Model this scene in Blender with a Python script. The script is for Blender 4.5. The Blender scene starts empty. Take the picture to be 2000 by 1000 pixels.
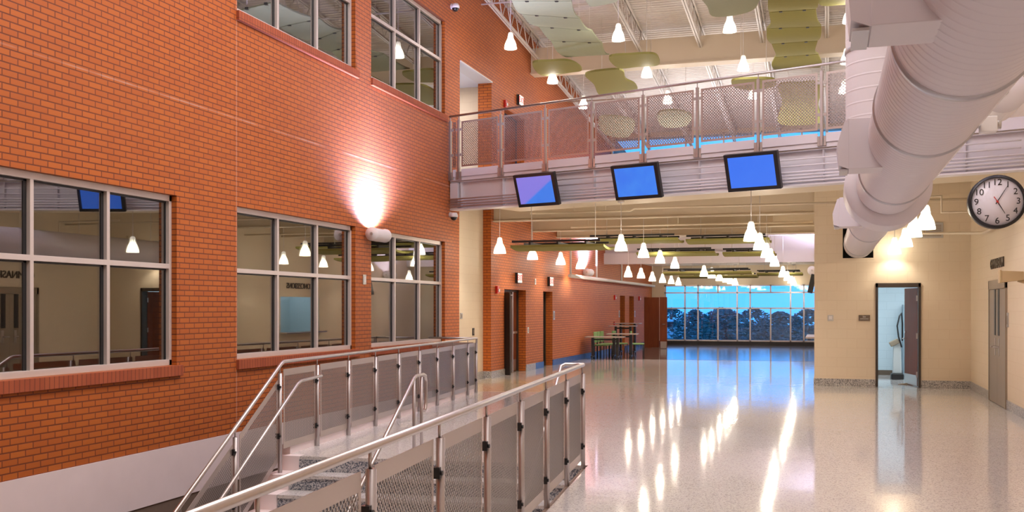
import bpy, bmesh, math, random
from mathutils import Vector, Matrix
random.seed(7)
S = bpy.context.scene
C = S.collection
PI = math.pi
R = math.radians
# ------------------------------------------------------------------ camera
FPX, PXC, HOR, TH, CAMZ = 2003.0, 1000.0, 600.0, R(17.07), 1.69
cd = bpy.data.cameras.new('camera'); cam = bpy.data.objects.new('camera', cd); C.objects.link(cam)
cam.location = (0, 0, CAMZ); cam.rotation_euler = (PI/2, 0, TH)
cd.sensor_fit = 'HORIZONTAL'; cd.sensor_width = 36; cd.lens = 36*FPX/2000
cd.shift_y = (HOR-500)/2000; cd.clip_start = .05; cd.clip_end = 400
S.camera = cam
# ------------------------------------------------------------------ colour management, world, big lights
vs = S.view_settings
S.display_settings.display_device = 'sRGB'
vs.view_transform = 'Standard'; vs.look = 'None'; vs.gamma = 1; vs.use_curve_mapping = False
vs.exposure = 0.0
cy = S.cycles
cy.max_bounces = 8; cy.diffuse_bounces = 4; cy.glossy_bounces = 4; cy.transmission_bounces = 6; cy.transparent_max_bounces = 16
cy.sample_clamp_indirect = 6; cy.caustics_reflective = False; cy.caustics_refractive = False
cy.use_denoising = True
W = bpy.data.worlds.new('world'); S.world = W; W.use_nodes = True
wn = W.node_tree.nodes; wl = W.node_tree.links
bg = wn['Background']; bg.inputs[1].default_value = 2.3
wtc = wn.new('ShaderNodeTexCoord'); wsp = wn.new('ShaderNodeSeparateXYZ'); wr = wn.new('ShaderNodeValToRGB')
wl.new(wtc.outputs['Generated'], wsp.inputs[0]); wl.new(wsp.outputs['Z'], wr.inputs[0]); wl.new(wr.outputs[0], bg.inputs[0])
wr.color_ramp.elements[0].position = .0; wr.color_ramp.elements[0].color = (.085, .40, .90, 1)
wr.color_ramp.elements[1].position = .5; wr.color_ramp.elements[1].color = (.05, .30, .80, 1)

def area(name, loc, rot, sx, sy, power, col):
    l = bpy.data.lights.new(name, 'AREA'); l.shape = 'RECTANGLE'; l.size = sx; l.size_y = sy; l.energy = power; l.color = col
    o = bpy.data.objects.new(name, l); C.objects.link(o); o.location = loc; o.rotation_euler = rot
    return o
WARM = (1.0, .87, .72); NEUT = (1.0, .91, .88); COOL = (.64, .62, 1.0)
area('hall_overhead_fill', (-2.4, 3.0, 9.6), (0, 0, 0), 5, 5, 530, NEUT)  # unseen overhead fills, this and the next, added to brighten the hall
area('hall_overhead_fill', (-2.4, 11.0, 9.0), (0, 0, 0), 5, 5, 530, NEUT)
area('concourse_fill', (1.2, -3.0, 4.2), (R(-35), 0, 0), 3, 2, 300, NEUT)  # unseen fill added behind the camera to brighten the concourse
area('gallery_ceiling_fill', (-3.0, 31.0, 5.2), (PI, 0, 0), 6, 5, 300, (.96, .92, 1.0))  # unseen up-facing fill added to brighten the roof over the gallery
area('lobby_fill', (-9.2, 22.2, 7.0), (0, 0, 0), 1.2, 1.2, 55, NEUT)  # unseen lamp added to brighten the lobby walls

# ------------------------------------------------------------------ pixel -> place helpers (on real planes)
ct, st = math.cos(TH), math.sin(TH)
def ray(px, py):
    u = (px-PXC)/FPX; v = (HOR-py)/FPX
    return Vector((-st+u*ct, ct+u*st, v))
def at_depth(px, py, d): r = ray(px, py); return Vector((0, 0, CAMZ))+r*d
def on_x(px, py, x): r = ray(px, py); return Vector((0, 0, CAMZ))+r*(x/r.x)
def on_y(px, py, y): r = ray(px, py); return Vector((0, 0, CAMZ))+r*(y/r.y)
def on_z(px, py, z): r = ray(px, py); return Vector((0, 0, CAMZ))+r*((z-CAMZ)/r.z)

# ------------------------------------------------------------------ materials
def nt(name):
    m = bpy.data.materials.new(name); m.use_nodes = True
    return m, m.node_tree.nodes, m.node_tree.links, m.node_tree.nodes['Principled BSDF']
def plain(name, col, rough=.5, metal=0.0, spec=.5, emis=None, es=0, noise=0.0, nscale=8):
    m, n, l, b = nt(name)
    b.inputs['Base Color'].default_value = (*col, 1); b.inputs['Roughness'].default_value = rough
    b.inputs['Metallic'].default_value = metal; b.inputs['Specular IOR Level'].default_value = spec
    if emis: b.inputs['Emission Color'].default_value = (*emis, 1); b.inputs['Emission Strength'].default_value = es
    if noise:
        g = n.new('ShaderNodeNewGeometry'); t = n.new('ShaderNodeTexNoise'); t.inputs['Scale'].default_value = nscale; t.inputs['Detail'].default_value = 4
        l.new(g.outputs['Position'], t.inputs['Vector'])
        mx = n.new('ShaderNodeMix'); mx.data_type = 'RGBA'
        l.new(t.outputs['Fac'], mx.inputs[0])
        mx.inputs[6].default_value = (*[c*(1-noise) for c in col], 1); mx.inputs[7].default_value = (*[min(1, c*(1+noise)) for c in col], 1)
        l.new(mx.outputs[2], b.inputs['Base Color'])
    return m
def math_node(n, l, op, a, b=None, c=None):
    q = n.new('ShaderNodeMath'); q.operation = op
    for i, v in enumerate((a, b, c)):
        if v is None: continue
        if isinstance(v, (int, float)): q.inputs[i].default_value = v
        else: l.new(v, q.inputs[i])
    return q.outputs[0]
def mixc(n, l, f, a, b):
    q = n.new('ShaderNodeMix'); q.data_type = 'RGBA'
    for i, v in ((0, f), (6, a), (7, b)):
        if isinstance(v, (int, float)): q.inputs[i].default_value = v
        elif isinstance(v, tuple): q.inputs[i].default_value = (*v, 1)
        else: l.new(v, q.inputs[i])
    return q.outputs[2]
def masonry(name, c1, c2, mort, bw, rh, ms, bump=.4, rough=.75, offset=.5, lines=False, spec=.3):
    m, n, l, b = nt(name)
    g = n.new('ShaderNodeNewGeometry'); sp = n.new('ShaderNodeSeparateXYZ'); l.new(g.outputs['Position'], sp.inputs[0])
    sn = n.new('ShaderNodeSeparateXYZ'); l.new(g.outputs['True Normal'], sn.inputs[0])
    sel = math_node(n, l, 'GREATER_THAN', math_node(n, l, 'ABSOLUTE', sn.outputs[0]), .5)
    mf = n.new('ShaderNodeMix'); mf.data_type = 'FLOAT'
    l.new(sel, mf.inputs[0]); l.new(sp.outputs[0], mf.inputs[2]); l.new(sp.outputs[1], mf.inputs[3])
    cb = n.new('ShaderNodeCombineXYZ'); l.new(mf.outputs[0], cb.inputs[0]); l.new(sp.outputs[2], cb.inputs[1])
    t = n.new('ShaderNodeTexBrick'); l.new(cb.outputs[0], t.inputs['Vector'])
    t.offset = offset; t.squash = 1
    t.inputs['Scale'].default_value = 1; t.inputs['Mortar Size'].default_value = ms; t.inputs['Mortar Smooth'].default_value = .25
    t.inputs['Brick Width'].default_value = bw; t.inputs['Row Height'].default_value = rh; t.inputs['Bias'].default_value = -.1
    t.inputs['Color1'].default_value = (*c1, 1); t.inputs['Color2'].default_value = (*c2, 1); t.inputs['Mortar'].default_value = (*mort, 1)
    no = n.new('ShaderNodeTexNoise'); l.new(g.outputs['Position'], no.inputs['Vector']); no.inputs['Scale'].default_value = .7; no.inputs['Detail'].default_value = 5
    col = mixc(n, l, math_node(n, l, 'MULTIPLY', no.outputs['Fac'], .35), t.outputs['Color'], tuple(x*.75 for x in c1))
    if lines:   # pale mortar bleed along the floor slab, and one control joint
        n2 = n.new('ShaderNodeTexNoise'); l.new(g.outputs['Position'], n2.inputs['Vector']); n2.inputs['Scale'].default_value = 1.3; n2.inputs['Detail'].default_value = 3
        dz = math_node(n, l, 'ABSOLUTE', math_node(n, l, 'SUBTRACT', sp.outputs[2], 4.24))
        k = math_node(n, l, 'LESS_THAN', dz, .010)
        f = math_node(n, l, 'MULTIPLY', k, math_node(n, l, 'MULTIPLY_ADD', n2.outputs['Fac'], 1.6, -.55))
        f = math_node(n, l, 'MAXIMUM', f, 0)
        dy = math_node(n, l, 'ABSOLUTE', math_node(n, l, 'SUBTRACT', sp.outputs[1], JOINT_Y))
        f = math_node(n, l, 'MAXIMUM', math_node(n, l, 'MINIMUM', f, .7), math_node(n, l, 'MULTIPLY', math_node(n, l, 'LESS_THAN', dy, .007), .45))
        col = mixc(n, l, f, col, (.62, .45, .38))
    l.new(col, b.inputs['Base Color'])
    b.inputs['Roughness'].default_value = rough; b.inputs['Specular IOR Level'].default_value = spec
    if lines: b.inputs['Coat Weight'].default_value = .16; b.inputs['Coat Roughness'].default_value = .5; b.inputs['Sheen Weight'].default_value = .08; b.inputs['Sheen Roughness'].default_value = .45
    bp = n.new('ShaderNodeBump'); bp.inputs['Strength'].default_value = bump; bp.inputs['Distance'].default_value = .006; bp.invert = True
    l.new(t.outputs['Fac'], bp.inputs['Height']); l.new(bp.outputs[0], b.inputs['Normal'])
    return m
WX = -7.62                     # face of the long brick wall
def wall_y(px): return on_x(px, HOR, WX).y
JOINT_Y = wall_y(462)
def terrazzo(name, base, dark, light, rough, scale=90, amount=.55):
    m, n, l, b = nt(name)
    g = n.new('ShaderNodeNewGeometry')
    v = n.new('ShaderNodeTexVoronoi'); v.inputs['Scale'].default_value = scale; l.new(g.outputs['Position'], v.inputs['Vector'])
    sc = n.new('ShaderNodeSeparateColor'); l.new(v.outputs['Color'], sc.inputs[0])
    r = n.new('ShaderNodeValToRGB'); r.color_ramp.interpolation = 'CONSTANT'
    e = r.color_ramp.elements; e[0].color = (*dark, 1); e[1].position = .12*amount/.55; e[1].color = (*base, 1)
    x = e.new(.72); x.color = (*light, 1); x = e.new(.86); x.color = (*[c*.82 for c in base], 1)
    l.new(sc.outputs[0], r.inputs[0])
    no = n.new('ShaderNodeTexNoise'); no.inputs['Scale'].default_value = .5; l.new(g.outputs['Position'], no.inputs['Vector'])
    col = mixc(n, l, math_node(n, l, 'MULTIPLY', no.outputs['Fac'], .25), r.outputs[0], tuple(c*.85 for c in base))
    l.new(col, b.inputs['Base Color']); b.inputs['Roughness'].default_value = rough; b.inputs['Specular IOR Level'].default_value = .6
    n3 = n.new('ShaderNodeTexNoise'); n3.inputs['Scale'].default_value = 1.6; n3.inputs['Detail'].default_value = 2; l.new(g.outputs['Position'], n3.inputs['Vector'])
    bp = n.new('ShaderNodeBump'); bp.inputs['Strength'].default_value = .09; bp.inputs['Distance'].default_value = .02
    l.new(n3.outputs['Fac'], bp.inputs['Height']); l.new(bp.outputs[0], b.inputs['Normal'])
    return m
def perforated(name, col, pitch=.036, rad=.0096):
    m, n, l, b = nt(name)
    b.inputs['Base Color'].default_value = (*col, 1); b.inputs['Metallic'].default_value = .9; b.inputs['Roughness'].default_value = .38
    tc = n.new('ShaderNodeTexCoord')
    px_, pz_ = pitch/2, pitch/2
    def cell(off):
        a = n.new('ShaderNodeVectorMath'); a.operation = 'ADD'; l.new(tc.outputs['Object'], a.inputs[0]); a.inputs[1].default_value = off
        w = n.new('ShaderNodeVectorMath'); w.operation = 'WRAP'; l.new(a.outputs[0], w.inputs[0])
        w.inputs[1].default_value = (px_, 1, pz_); w.inputs[2].default_value = (-px_, -1, -pz_)
        k = n.new('ShaderNodeVectorMath'); k.operation = 'MULTIPLY'; l.new(w.outputs[0], k.inputs[0]); k.inputs[1].default_value = (1, 0, 1)
        q = n.new('ShaderNodeVectorMath'); q.operation = 'LENGTH'; l.new(k.outputs[0], q.inputs[0]); return q.outputs['Value']
    d = math_node(n, l, 'MINIMUM', cell((0, 0, 0)), cell((px_, 0, pz_)))
    l.new(math_node(n, l, 'GREATER_THAN', d, rad), b.inputs['Alpha'])
    return m
def glass_mat(name, tint=(.75, .8, .78), refl=.30, fmax=.85):
    m, n, l, b = nt(name); n.remove(b); out = n['Material Output']
    tr = n.new('ShaderNodeBsdfTransparent'); tr.inputs[0].default_value = (*tint, 1)
    gl = n.new('ShaderNodeBsdfGlossy'); gl.inputs['Roughness'].default_value = 0.0; gl.inputs[0].default_value = (.95, .95, .95, 1)
    fr = n.new('ShaderNodeFresnel'); fr.inputs[0].default_value = 1.5
    f = math_node(n, l, 'MINIMUM', math_node(n, l, 'MULTIPLY_ADD', fr.outputs[0], 1.2, refl), fmax)
    mx = n.new('ShaderNodeMixShader'); l.new(f, mx.inputs[0]); l.new(tr.outputs[0], mx.inputs[1]); l.new(gl.outputs[0], mx.inputs[2])
    l.new(mx.outputs[0], out.inputs[0]); return m
def wood_mat(name, c1, c2):
    m, n, l, b = nt(name)
    g = n.new('ShaderNodeNewGeometry'); mp = n.new('ShaderNodeMapping'); mp.inputs['Scale'].default_value = (9, 9, .8)
    l.new(g.outputs['Position'], mp.inputs[0]); t = n.new('ShaderNodeTexNoise'); t.inputs['Scale'].default_value = 2; t.inputs['Detail'].default_value = 6
    l.new(mp.outputs[0], t.inputs['Vector']); l.new(mixc(n, l, t.outputs['Fac'], c1, c2), b.inputs['Base Color']); b.inputs['Roughness'].default_value = .5; b.inputs['Specular IOR Level'].default_value = .25
    return m
M = {}
M['brick'] = masonry('orange_brick', (.55, .142, .016), (.47, .110, .014), (.14, .028, .010), .2032, .0678, .0078, .45, lines=True, rough=.62, spec=.35)
M['rowlock'] = masonry('rowlock_brick', (.46, .12, .05), (.38, .09, .04), (.20, .06, .035), .0678, .4, .006, .4, offset=0)
M['cream'] = masonry('cream_block', (.84, .72, .55), (.83, .71, .54), (.79, .66, .49), .4064, .2032, .006, .25, rough=.55)
M['bluewall'] = masonry('storeroom_block', (.62, .74, .80), (.61, .73, .79), (.54, .66, .72), .4064, .2032, .006, .2, rough=.5)
M['beige'] = plain('beige_paint', (.73, .63, .48), .55, noise=.04, nscale=2)
M['whiteband'] = plain('white_painted_concrete', (.86, .75, .75), .6, noise=.06, nscale=3)
M['brownbase'] = plain('brown_painted_concrete', (.20, .145, .11), .6, noise=.1)
M['floor'] = terrazzo('pale_terrazzo', (.68, .65, .63), (.38, .36, .36), (.76, .73, .71), .075, 95)
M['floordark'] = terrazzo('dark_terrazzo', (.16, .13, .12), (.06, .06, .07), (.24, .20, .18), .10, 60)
M['floortan'] = terrazzo('tan_reflection_terrazzo', (.70, .57, .40), (.48, .38, .28), (.75, .62, .45), .12, 80)
M['riser'] = terrazzo('speckled_riser_terrazzo', (.44, .44, .46), (.07, .09, .13), (.62, .62, .62), .3, 85, 1.8)
M['basegrey'] = terrazzo('speckled_terrazzo_base', (.52, .50, .48), (.14, .14, .15), (.68, .66, .64), .3, 85, 1.6)
M['baseblue'] = plain('blue_base_tile', (.045, .10, .30), .25, noise=.2, nscale=6)
M['basedark'] = plain('dark_base', (.02, .02, .025), .4)
M['steel'] = plain('brushed_stainless', (.58, .54, .52), .36, 1.0, noise=.06, nscale=30)
M['steelpost'] = plain('satin_stainless', (.50, .46, .45), .46, .9)
M['perf'] = perforated('perforated_stainless', (.42, .38, .36))
M['holeshade'] = perforated('perforated_hole_shade', (.06, .045, .04))
M['holeshadebridge'] = perforated('perforated_bridge_hole_shade', (.10, .08, .075), .052, .0132)
M['perfbridge'] = perforated('perforated_bridge_sheet', (.42, .38, .38), .052, .0132)
M['edge'] = plain('panel_border_steel', (.56, .50, .47), .40, .9)
M['black'] = plain('black_plastic', (.012, .012, .014), .35)
M['blackmetal'] = plain('black_metal', (.02, .02, .02), .45)
M['alu'] = plain('clear_aluminium', (.74, .67, .63), .42, .3)
M['aludark'] = plain('dark_gasket', (.02, .022, .025), .4)
M['glass'] = glass_mat('interior_glass', (.62, .60, .55), .20)
M['farglass'] = glass_mat('exterior_glass', (.80, .92, 1.0), .02, .5)
M['white'] = plain('white_paint', (.80, .78, .78), .45)
M['girder'] = plain('pale_grey_steel_paint', (.70, .68, .72), .4)
M['duct'] = plain('white_duct_paint', (.66, .62, .66), .42, noise=.02)
M['ductband'] = plain('galvanised_band', (.50, .50, .54), .35, .6)
M['deck'] = plain('white_roof_deck', (.74, .69, .64), .55)
M['joist'] = plain('white_joist_paint', (.76, .72, .68), .5)
M['olive'] = plain('olive_cloud_fabric', (.29, .28, .075), .75, noise=.05, nscale=20)
M['sage'] = plain('sage_cloud_fabric', (.33, .36, .22), .75, noise=.05, nscale=20)
def shade_mat():
    m, n, l, b = nt('lit_prismatic_glass'); out = n['Material Output']
    b.inputs['Base Color'].default_value = (.9, .88, .8, 1); b.inputs['Roughness'].default_value = .2
    b.inputs['Emission Color'].default_value = (1, .90, .68, 1); b.inputs['Emission Strength'].default_value = 3.2
    tr = n.new('ShaderNodeBsdfTransparent'); mx = n.new('ShaderNodeMixShader'); mx.inputs[0].default_value = .55
    l.new(tr.outputs[0], mx.inputs[1]); l.new(b.outputs[0], mx.inputs[2]); l.new(mx.outputs[0], out.inputs[0]); return m
M['shade'] = shade_mat()
M['shadeneck'] = plain('clear_prismatic_neck', (.85, .85, .78), .15, emis=(1.0, .93, .8), es=.9)
M['screen'] = None
M['red'] = plain('red_enamel', (.55, .02, .015), .35)
M['redglow'] = plain('red_exit_letters', (.8, .03, .02), .4, emis=(1, .05, .03), es=1.4)
M['signwhite'] = plain('lit_sign_face', (.85, .82, .8), .4, emis=(1, .95, .92), es=.5)
M['doorwood'] = wood_mat('red_brown_veneer', (.26, .062, .018), (.14, .030, .009))
M['doorframe'] = plain('dark_bronze_frame', (.045, .032, .024), .45)
M['doorblack'] = plain('black_door_paint', (.018, .015, .014), .4)
M['steeldoor'] = plain('grey_brown_steel_door', (.34, .28, .21), .4, .2)
M['blueframe'] = plain('blue_door_frame', (.03, .05, .11), .4)
M['greenseat'] = plain('green_chair_fabric', (.20, .33, .12), .8, noise=.1, nscale=30)
M['tabletop'] = plain('table_laminate', (.36, .30, .26), .3)
M['plate'] = plain('steel_wall_plate', (.55, .54, .52), .35, .7)
M['tanplastic'] = plain('tan_camera_housing', (.52, .38, .20), .45)
M['plaque'] = plain('brown_sign_plaque', (.14, .10, .07), .4)
M['lettering'] = plain('bronze_letters', (.06, .04, .025), .4)
M['locker'] = plain('blue_grey_locker', (.30, .40, .46), .4)
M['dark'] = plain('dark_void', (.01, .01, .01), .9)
M['office'] = plain('office_paint', (.40, .36, .31), .7)
M['officedark'] = plain('office_carpet', (.10, .09, .08), .9)

# ------------------------------------------------------------------ mesh helpers
class MB:
    def __init__(s): s.bm = bmesh.new(); s.mi = 0
    def face(s, vs_):
        try: f = s.bm.faces.new(vs_); f.material_index = s.mi; return f
        except ValueError: return None
    def box(s, x0, x1, y0, y1, z0, z1, M4=None):
        p = [Vector((x, y, z)) for z in (z0, z1) for y in (y0, y1) for x in (x0, x1)]
        if M4 is not None: p = [M4 @ q for q in p]
        v = [s.bm.verts.new(q) for q in p]
        for a in ((0, 2, 3, 1), (4, 5, 7, 6), (0, 1, 5, 4), (2, 6, 7, 3), (0, 4, 6, 2), (1, 3, 7, 5)): s.face([v[i] for i in a])
        return s
    def prism(s, pts, d):
        """closed outline pts (Vectors) swept by vector d"""
        d = Vector(d); a = [s.bm.verts.new(Vector(p)) for p in pts]; b = [s.bm.verts.new(Vector(p)+d) for p in pts]
        s.face(a[::-1]); s.face(b); k = len(a)
        for i in range(k): s.face([a[i], a[(i+1) % k], b[(i+1) % k], b[i]])
        return s
    def tube(s, pts, r, seg=10, cap=True, radii=None):
        pts = [Vector(p) for p in pts]; rings = []; up = None
        for i, p in enumerate(pts):
            if i == 0: t = pts[1]-p
            elif i == len(pts)-1: t = p-pts[i-1]
            else: t = (pts[i+1]-p).normalized()+(p-pts[i-1]).normalized()
            t.normalize()
            if up is None:
                up = Vector((0, 0, 1)) if abs(t.z) < .9 else Vector((1, 0, 0))
            a = t.cross(up).normalized(); b = a.cross(t).normalized(); up = b
            rr = radii[i] if radii else r
            if 0 < i < len(pts)-1:
                c = max(.5, (pts[i+1]-p).normalized().dot(t)); 
            else: c = 1
            rings.append([s.bm.verts.new(p+(a*math.cos(2*PI*k/seg)+b*math.sin(2*PI*k/seg))*rr) for k in range(seg)])
        for i in range(len(rings)-1):
            for k in range(seg):
                f = s.face([rings[i][k], rings[i][(k+1) % seg], rings[i+1][(k+1) % seg], rings[i+1][k]])
                if f: f.smooth = True
        if cap: s.face(rings[0][::-1]); s.face(rings[-1])
        return s
    def lathe(s, prof, seg=20, M4=None, closed=False):
        """prof: (radius, z) about local z"""
        rings = []
        for r_, z in prof:
            ring = []
            for k in range(seg):
                q = Vector((r_*math.cos(2*PI*k/seg), r_*math.sin(2*PI*k/seg), z))
                ring.append(s.bm.verts.new(M4 @ q if M4 is not None else q))
            rings.append(ring)
        for i in range(len(rings)-1):
            for k in range(seg):
                f = s.face([rings[i][k], rings[i][(k+1) % seg], rings[i+1][(k+1) % seg], rings[i+1][k]])
                if f: f.smooth = True
        if closed: s.face(rings[0][::-1]); s.face(rings[-1])
        return s
    def build(s, name, mats, parent=None, bevel=0):
        me = bpy.data.meshes.new(name); bmesh.ops.recalc_face_normals(s.bm, faces=s.bm.faces[:]); s.bm.to_mesh(me); s.bm.free()
        for m in (mats if isinstance(mats, (list, tuple)) else [mats]): me.materials.append(m)
        o = bpy.data.objects.new(name, me); C.objects.link(o)
        if parent: o.parent = parent
        if bevel:
            q = o.modifiers.new('edge', 'BEVEL'); q.width = bevel; q.segments = 2; q.limit_method = 'ANGLE'
        return o
def box(name, mats, ext, parent=None, bevel=0, M4=None): return MB().box(*ext, M4=M4).build(name, mats, parent, bevel)
def tag(o, label=None, cat=None, group=None, kind=None):
    if label: o['label'] = label
    if cat: o['category'] = cat
    if group: o['group'] = group
    if kind: o['kind'] = kind
    return o
def struct(o): o['kind'] = 'structure'; return o
def thing(name, label, cat, loc=(0, 0, 0), rz=0, group=None):
    o = bpy.data.objects.new(name, None); C.objects.link(o); o.location = loc; o.rotation_euler = (0, 0, rz); o.empty_display_size = .2
    return tag(o, label, cat, group)
def copy_tree(o, parent=None):
    c = o.copy(); C.objects.link(c)
    if parent: c.parent = parent
    for ch in [q for q in o.children]: copy_tree(ch, c)
    return c
def text(name, body, size, mat, parent, M4, extr=.004, align='CENTER', spacing=1.0):
    cu = bpy.data.curves.new(name, 'FONT'); cu.body = body; cu.size = size; cu.extrude = extr; cu.align_x = align; cu.align_y = 'CENTER'; cu.space_character = spacing
    cu.materials.append(mat); tmp = bpy.data.objects.new('tmp', cu); me = bpy.data.meshes.new_from_object(tmp); me.name = name; bpy.data.objects.remove(tmp)
    o = bpy.data.objects.new(name, me); C.objects.link(o)
    if parent: o.parent = parent
    o.matrix_local = M4; return o
def basis(xa, ya, za, loc):
    m = Matrix((xa, ya, za)).transposed().to_4x4(); m.translation = Vector(loc); return m
FACE_L = basis((0, 1, 0), (0, 0, 1), (1, 0, 0), (0, 0, 0))      # on a wall facing +x, read from the hall
FACE_R = basis((0, -1, 0), (0, 0, 1), (-1, 0, 0), (0, 0, 0))    # on a wall facing -x
FACE_N = basis((1, 0, 0), (0, 0, 1), (0, -1, 0), (0, 0, 0))     # on a wall facing -y
def placed(m, loc): q = m.copy(); q.translation = Vector(loc); return q
def wall_grid(name, mats, axis, face, thick, a0, a1, z0, z1, holes, top=None):
    """wall on plane axis=face, body on the 'thick' side; holes (a0,a1,z0,z1)"""
    As = sorted(set([a0, a1]+[h for q in holes for h in q[:2] if a0 < h < a1])); Zs = sorted(set([z0, z1]+[h for q in holes for h in q[2:] if z0 < h < z1]))
    b = MB(); cache = {}
    def solid(i, j):
        if not (0 <= i < len(As)-1 and 0 <= j < len(Zs)-1): return False
        ca, cz = (As[i]+As[i+1])/2, (Zs[j]+Zs[j+1])/2
        return not any(h[0] < ca < h[1] and h[2] < cz < h[3] for h in holes)
    def V(i, j, k):
        if (i, j, k) not in cache:
            z = Zs[j]
            if top and j == len(Zs)-1: z = top(As[i])
            d = face+thick*k
            cache[(i, j, k)] = b.bm.verts.new((d, As[i], z) if axis == 'x' else (As[i], d, z))
        return cache[(i, j, k)]
    for i in range(len(As)-1):
        for j in range(len(Zs)-1):
            if not solid(i, j): continue
            for k in (0, 1): b.face([V(i, j, k), V(i+1, j, k), V(i+1, j+1, k), V(i, j+1, k)])
            if not solid(i-1, j): b.face([V(i, j, 0), V(i, j+1, 0), V(i, j+1, 1), V(i, j, 1)])
            if not solid(i+1, j): b.face([V(i+1, j, 0), V(i+1, j+1, 0), V(i+1, j+1, 1), V(i+1, j, 1)])
            if not solid(i, j-1): b.face([V(i, j, 0), V(i+1, j, 0), V(i+1, j, 1), V(i, j, 1)])
            if not solid(i, j+1): b.face([V(i, j+1, 0), V(i+1, j+1, 0), V(i+1, j+1, 1), V(i, j+1, 1)])
    return struct(b.build(name, mats))

# ------------------------------------------------------------------ main dimensions
RX = 2.85            # right wall
BY = 23.1            # face of the cream room at the right
BX0 = -.26           # its hall-side face
FY = 46.5            # far window wall
def roof_z(y): return 8.95-(y-26.5)/12
CLER = 37.3
SK = R(5.0)          # the stair and its guards are turned 5 degrees
SO = Vector((-5.86, 10.22, 0))
def sw(r, t, z=0): return Vector((SO.x+r*math.cos(SK)-t*math.sin(SK), SO.y+r*math.sin(SK)+t*math.cos(SK), z))
BSK = R(-18.7); BO = Vector((WX, 20.26, 0)); BL = (RX-WX)/math.cos(BSK)
def bw(x, y, z=0): return Vector((BO.x+x*math.cos(BSK)-y*math.sin(BSK), BO.y+x*math.sin(BSK)+y*math.cos(BSK), z))
GW = 3.40            # across the stair, guard to guard

# ------------------------------------------------------------------ floors
fl = [sw(GW+.05, -19), sw(GW+.05, .2), sw(-.10, .2), sw(-.10, 9.15), Vector((WX, sw(-.1, 9.15).y+.1, 0)), Vector((WX-.4, sw(-.1, 9.15).y+.1, 0)), Vector((WX-.4, FY, 0)), Vector((6, FY, 0)), Vector((6, -9, 0))]
b = MB(); b.prism([Vector((p.x, p.y, -.35)) for p in fl], (0, 0, .35)); struct(b.build('floor', M['floor']))
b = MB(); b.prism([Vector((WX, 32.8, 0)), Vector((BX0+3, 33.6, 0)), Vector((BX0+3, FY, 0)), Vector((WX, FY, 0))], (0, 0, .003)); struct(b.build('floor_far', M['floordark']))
b = MB(); b.prism([sw(-.02, 9.3), Vector((WX, 19.6, 0)), Vector((WX, 23.2, 0)), Vector((-6.0, 22.4, 0)), Vector((-5.4, 19.7, 0))], (0, 0, .003)); struct(b.build('floor_reflection', M['floortan']))  # tan patch puts the beige wall's reflection into the floor colour
struct(box('floor_lower', M['brownbase'], (WX-.3, 0, -9, 20, -2.3, -2.0)))
# ------------------------------------------------------------------ stair
b = MB()
stair = MB(); NS = 12; RS, TR = .165, .30
Ms = Matrix.Translation(SO) @ Matrix.Rotation(SK, 4, 'Z')
for i in range(1, NS):
    z = -RS*i; t1 = .2-TR*(i-1); t0 = t1-TR
    stair.mi = 1; stair.box(.16, GW, t0, t1+.05, z-RS-.02, z-.035, Ms)         # riser body
    stair.mi = 0; stair.box(.16, GW, t0-.025, t1+.04, z-.035, z, Ms)            # tread
    stair.mi = 2; stair.box(-.10, .16, t0-.03, t1+.04, z-RS-.02, z+.002, Ms)    # cheek
stair.mi = 1; stair.box(.16, GW, .16, .2, -RS, -.035, Ms)
stair.mi = 0; stair.box(.16, GW, .175, .22, -.035, .001, Ms)
stair.mi = 2; stair.box(-.10, .16, .17, .3, -RS, .002, Ms)
struct(stair.build('stairs', [M['floor'], M['riser'], M['whiteband']]))
b = MB(); b.box(-.14, -.02, .32, 9.15, -.42, .10, Ms); struct(b.build('trim_1', M['whiteband']))          # kerb under the left guard
b = MB(); b.box(-.14, 0, .2, 9.1, -2.0, -.42, Ms); b.box(-1.9, 0, 9.1, 9.2, -2, -.35, Ms); b.box(GW+.02, GW+.12, -19, .2, -2, -.34, Ms); b.box(-.14, GW+.1, .22, .32, -2.0, -.36, Ms); struct(b.build('wall_stairwell', M['brownbase']))
b = MB(); b.box(GW+.052, GW+.062, -19, .2, -.35, -.004, Ms); b.box(GW+.0, GW+.05, -19, .2, -.36, -.02, Ms); struct(b.build('trim_2', M['brownbase']))

# ------------------------------------------------------------------ left wall
wy = wall_y
W1 = (wy(345)-3.47, wy(345)); W2 = (wy(463), wy(694)); W3 = (wy(725), wy(869))
LZ0, LZ1, UZ0, UZ1 = .98, 3.06, 5.70, 7.66
REC = (wy(897), wy(959)); UPR = (wy(898), wy(960))
D1 = (wy(985), wy(1027)); D2 = (wy(1061), wy(1079)); D3 = (wy(1211), wy(1220.5)); D4 = (wy(1229), wy(1238)); D5 = (wy(1258), wy(1272))
DZ = 2.14
UD = (wy(985), wy(1024))
holes = [(*W1, LZ0, LZ1), (*W2, LZ0, LZ1), (*W3, LZ0, LZ1), (*W2, UZ0, UZ1), (*W3, UZ0, UZ1), (W1[0], W1[1], UZ0, UZ1),
         (*REC, 0, 4.0), (*UPR, 4.5, 7.05), (*D1, 0, DZ), (*D2, 0, DZ), (*D3, 0, DZ), (*D4, 0, DZ), (*D5, 0, DZ), (*UD, 4.5, 6.62)]
wall_grid('wall_left', M['brick'], 'x', WX, -.34, -9, FY+.4, 0, 11, holes, top=lambda y: roof_z(y)+.05)
struct(box('wall_foundation', M['whiteband'], (WX-.34, WX+.012, -9, sw(0, 9.1).y, -.64, 0)))
struct(box('baseboard_lower', M['brownbase'], (WX-.34, WX, -9, sw(0, 9.1).y, -2.0, -.64)))
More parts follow.
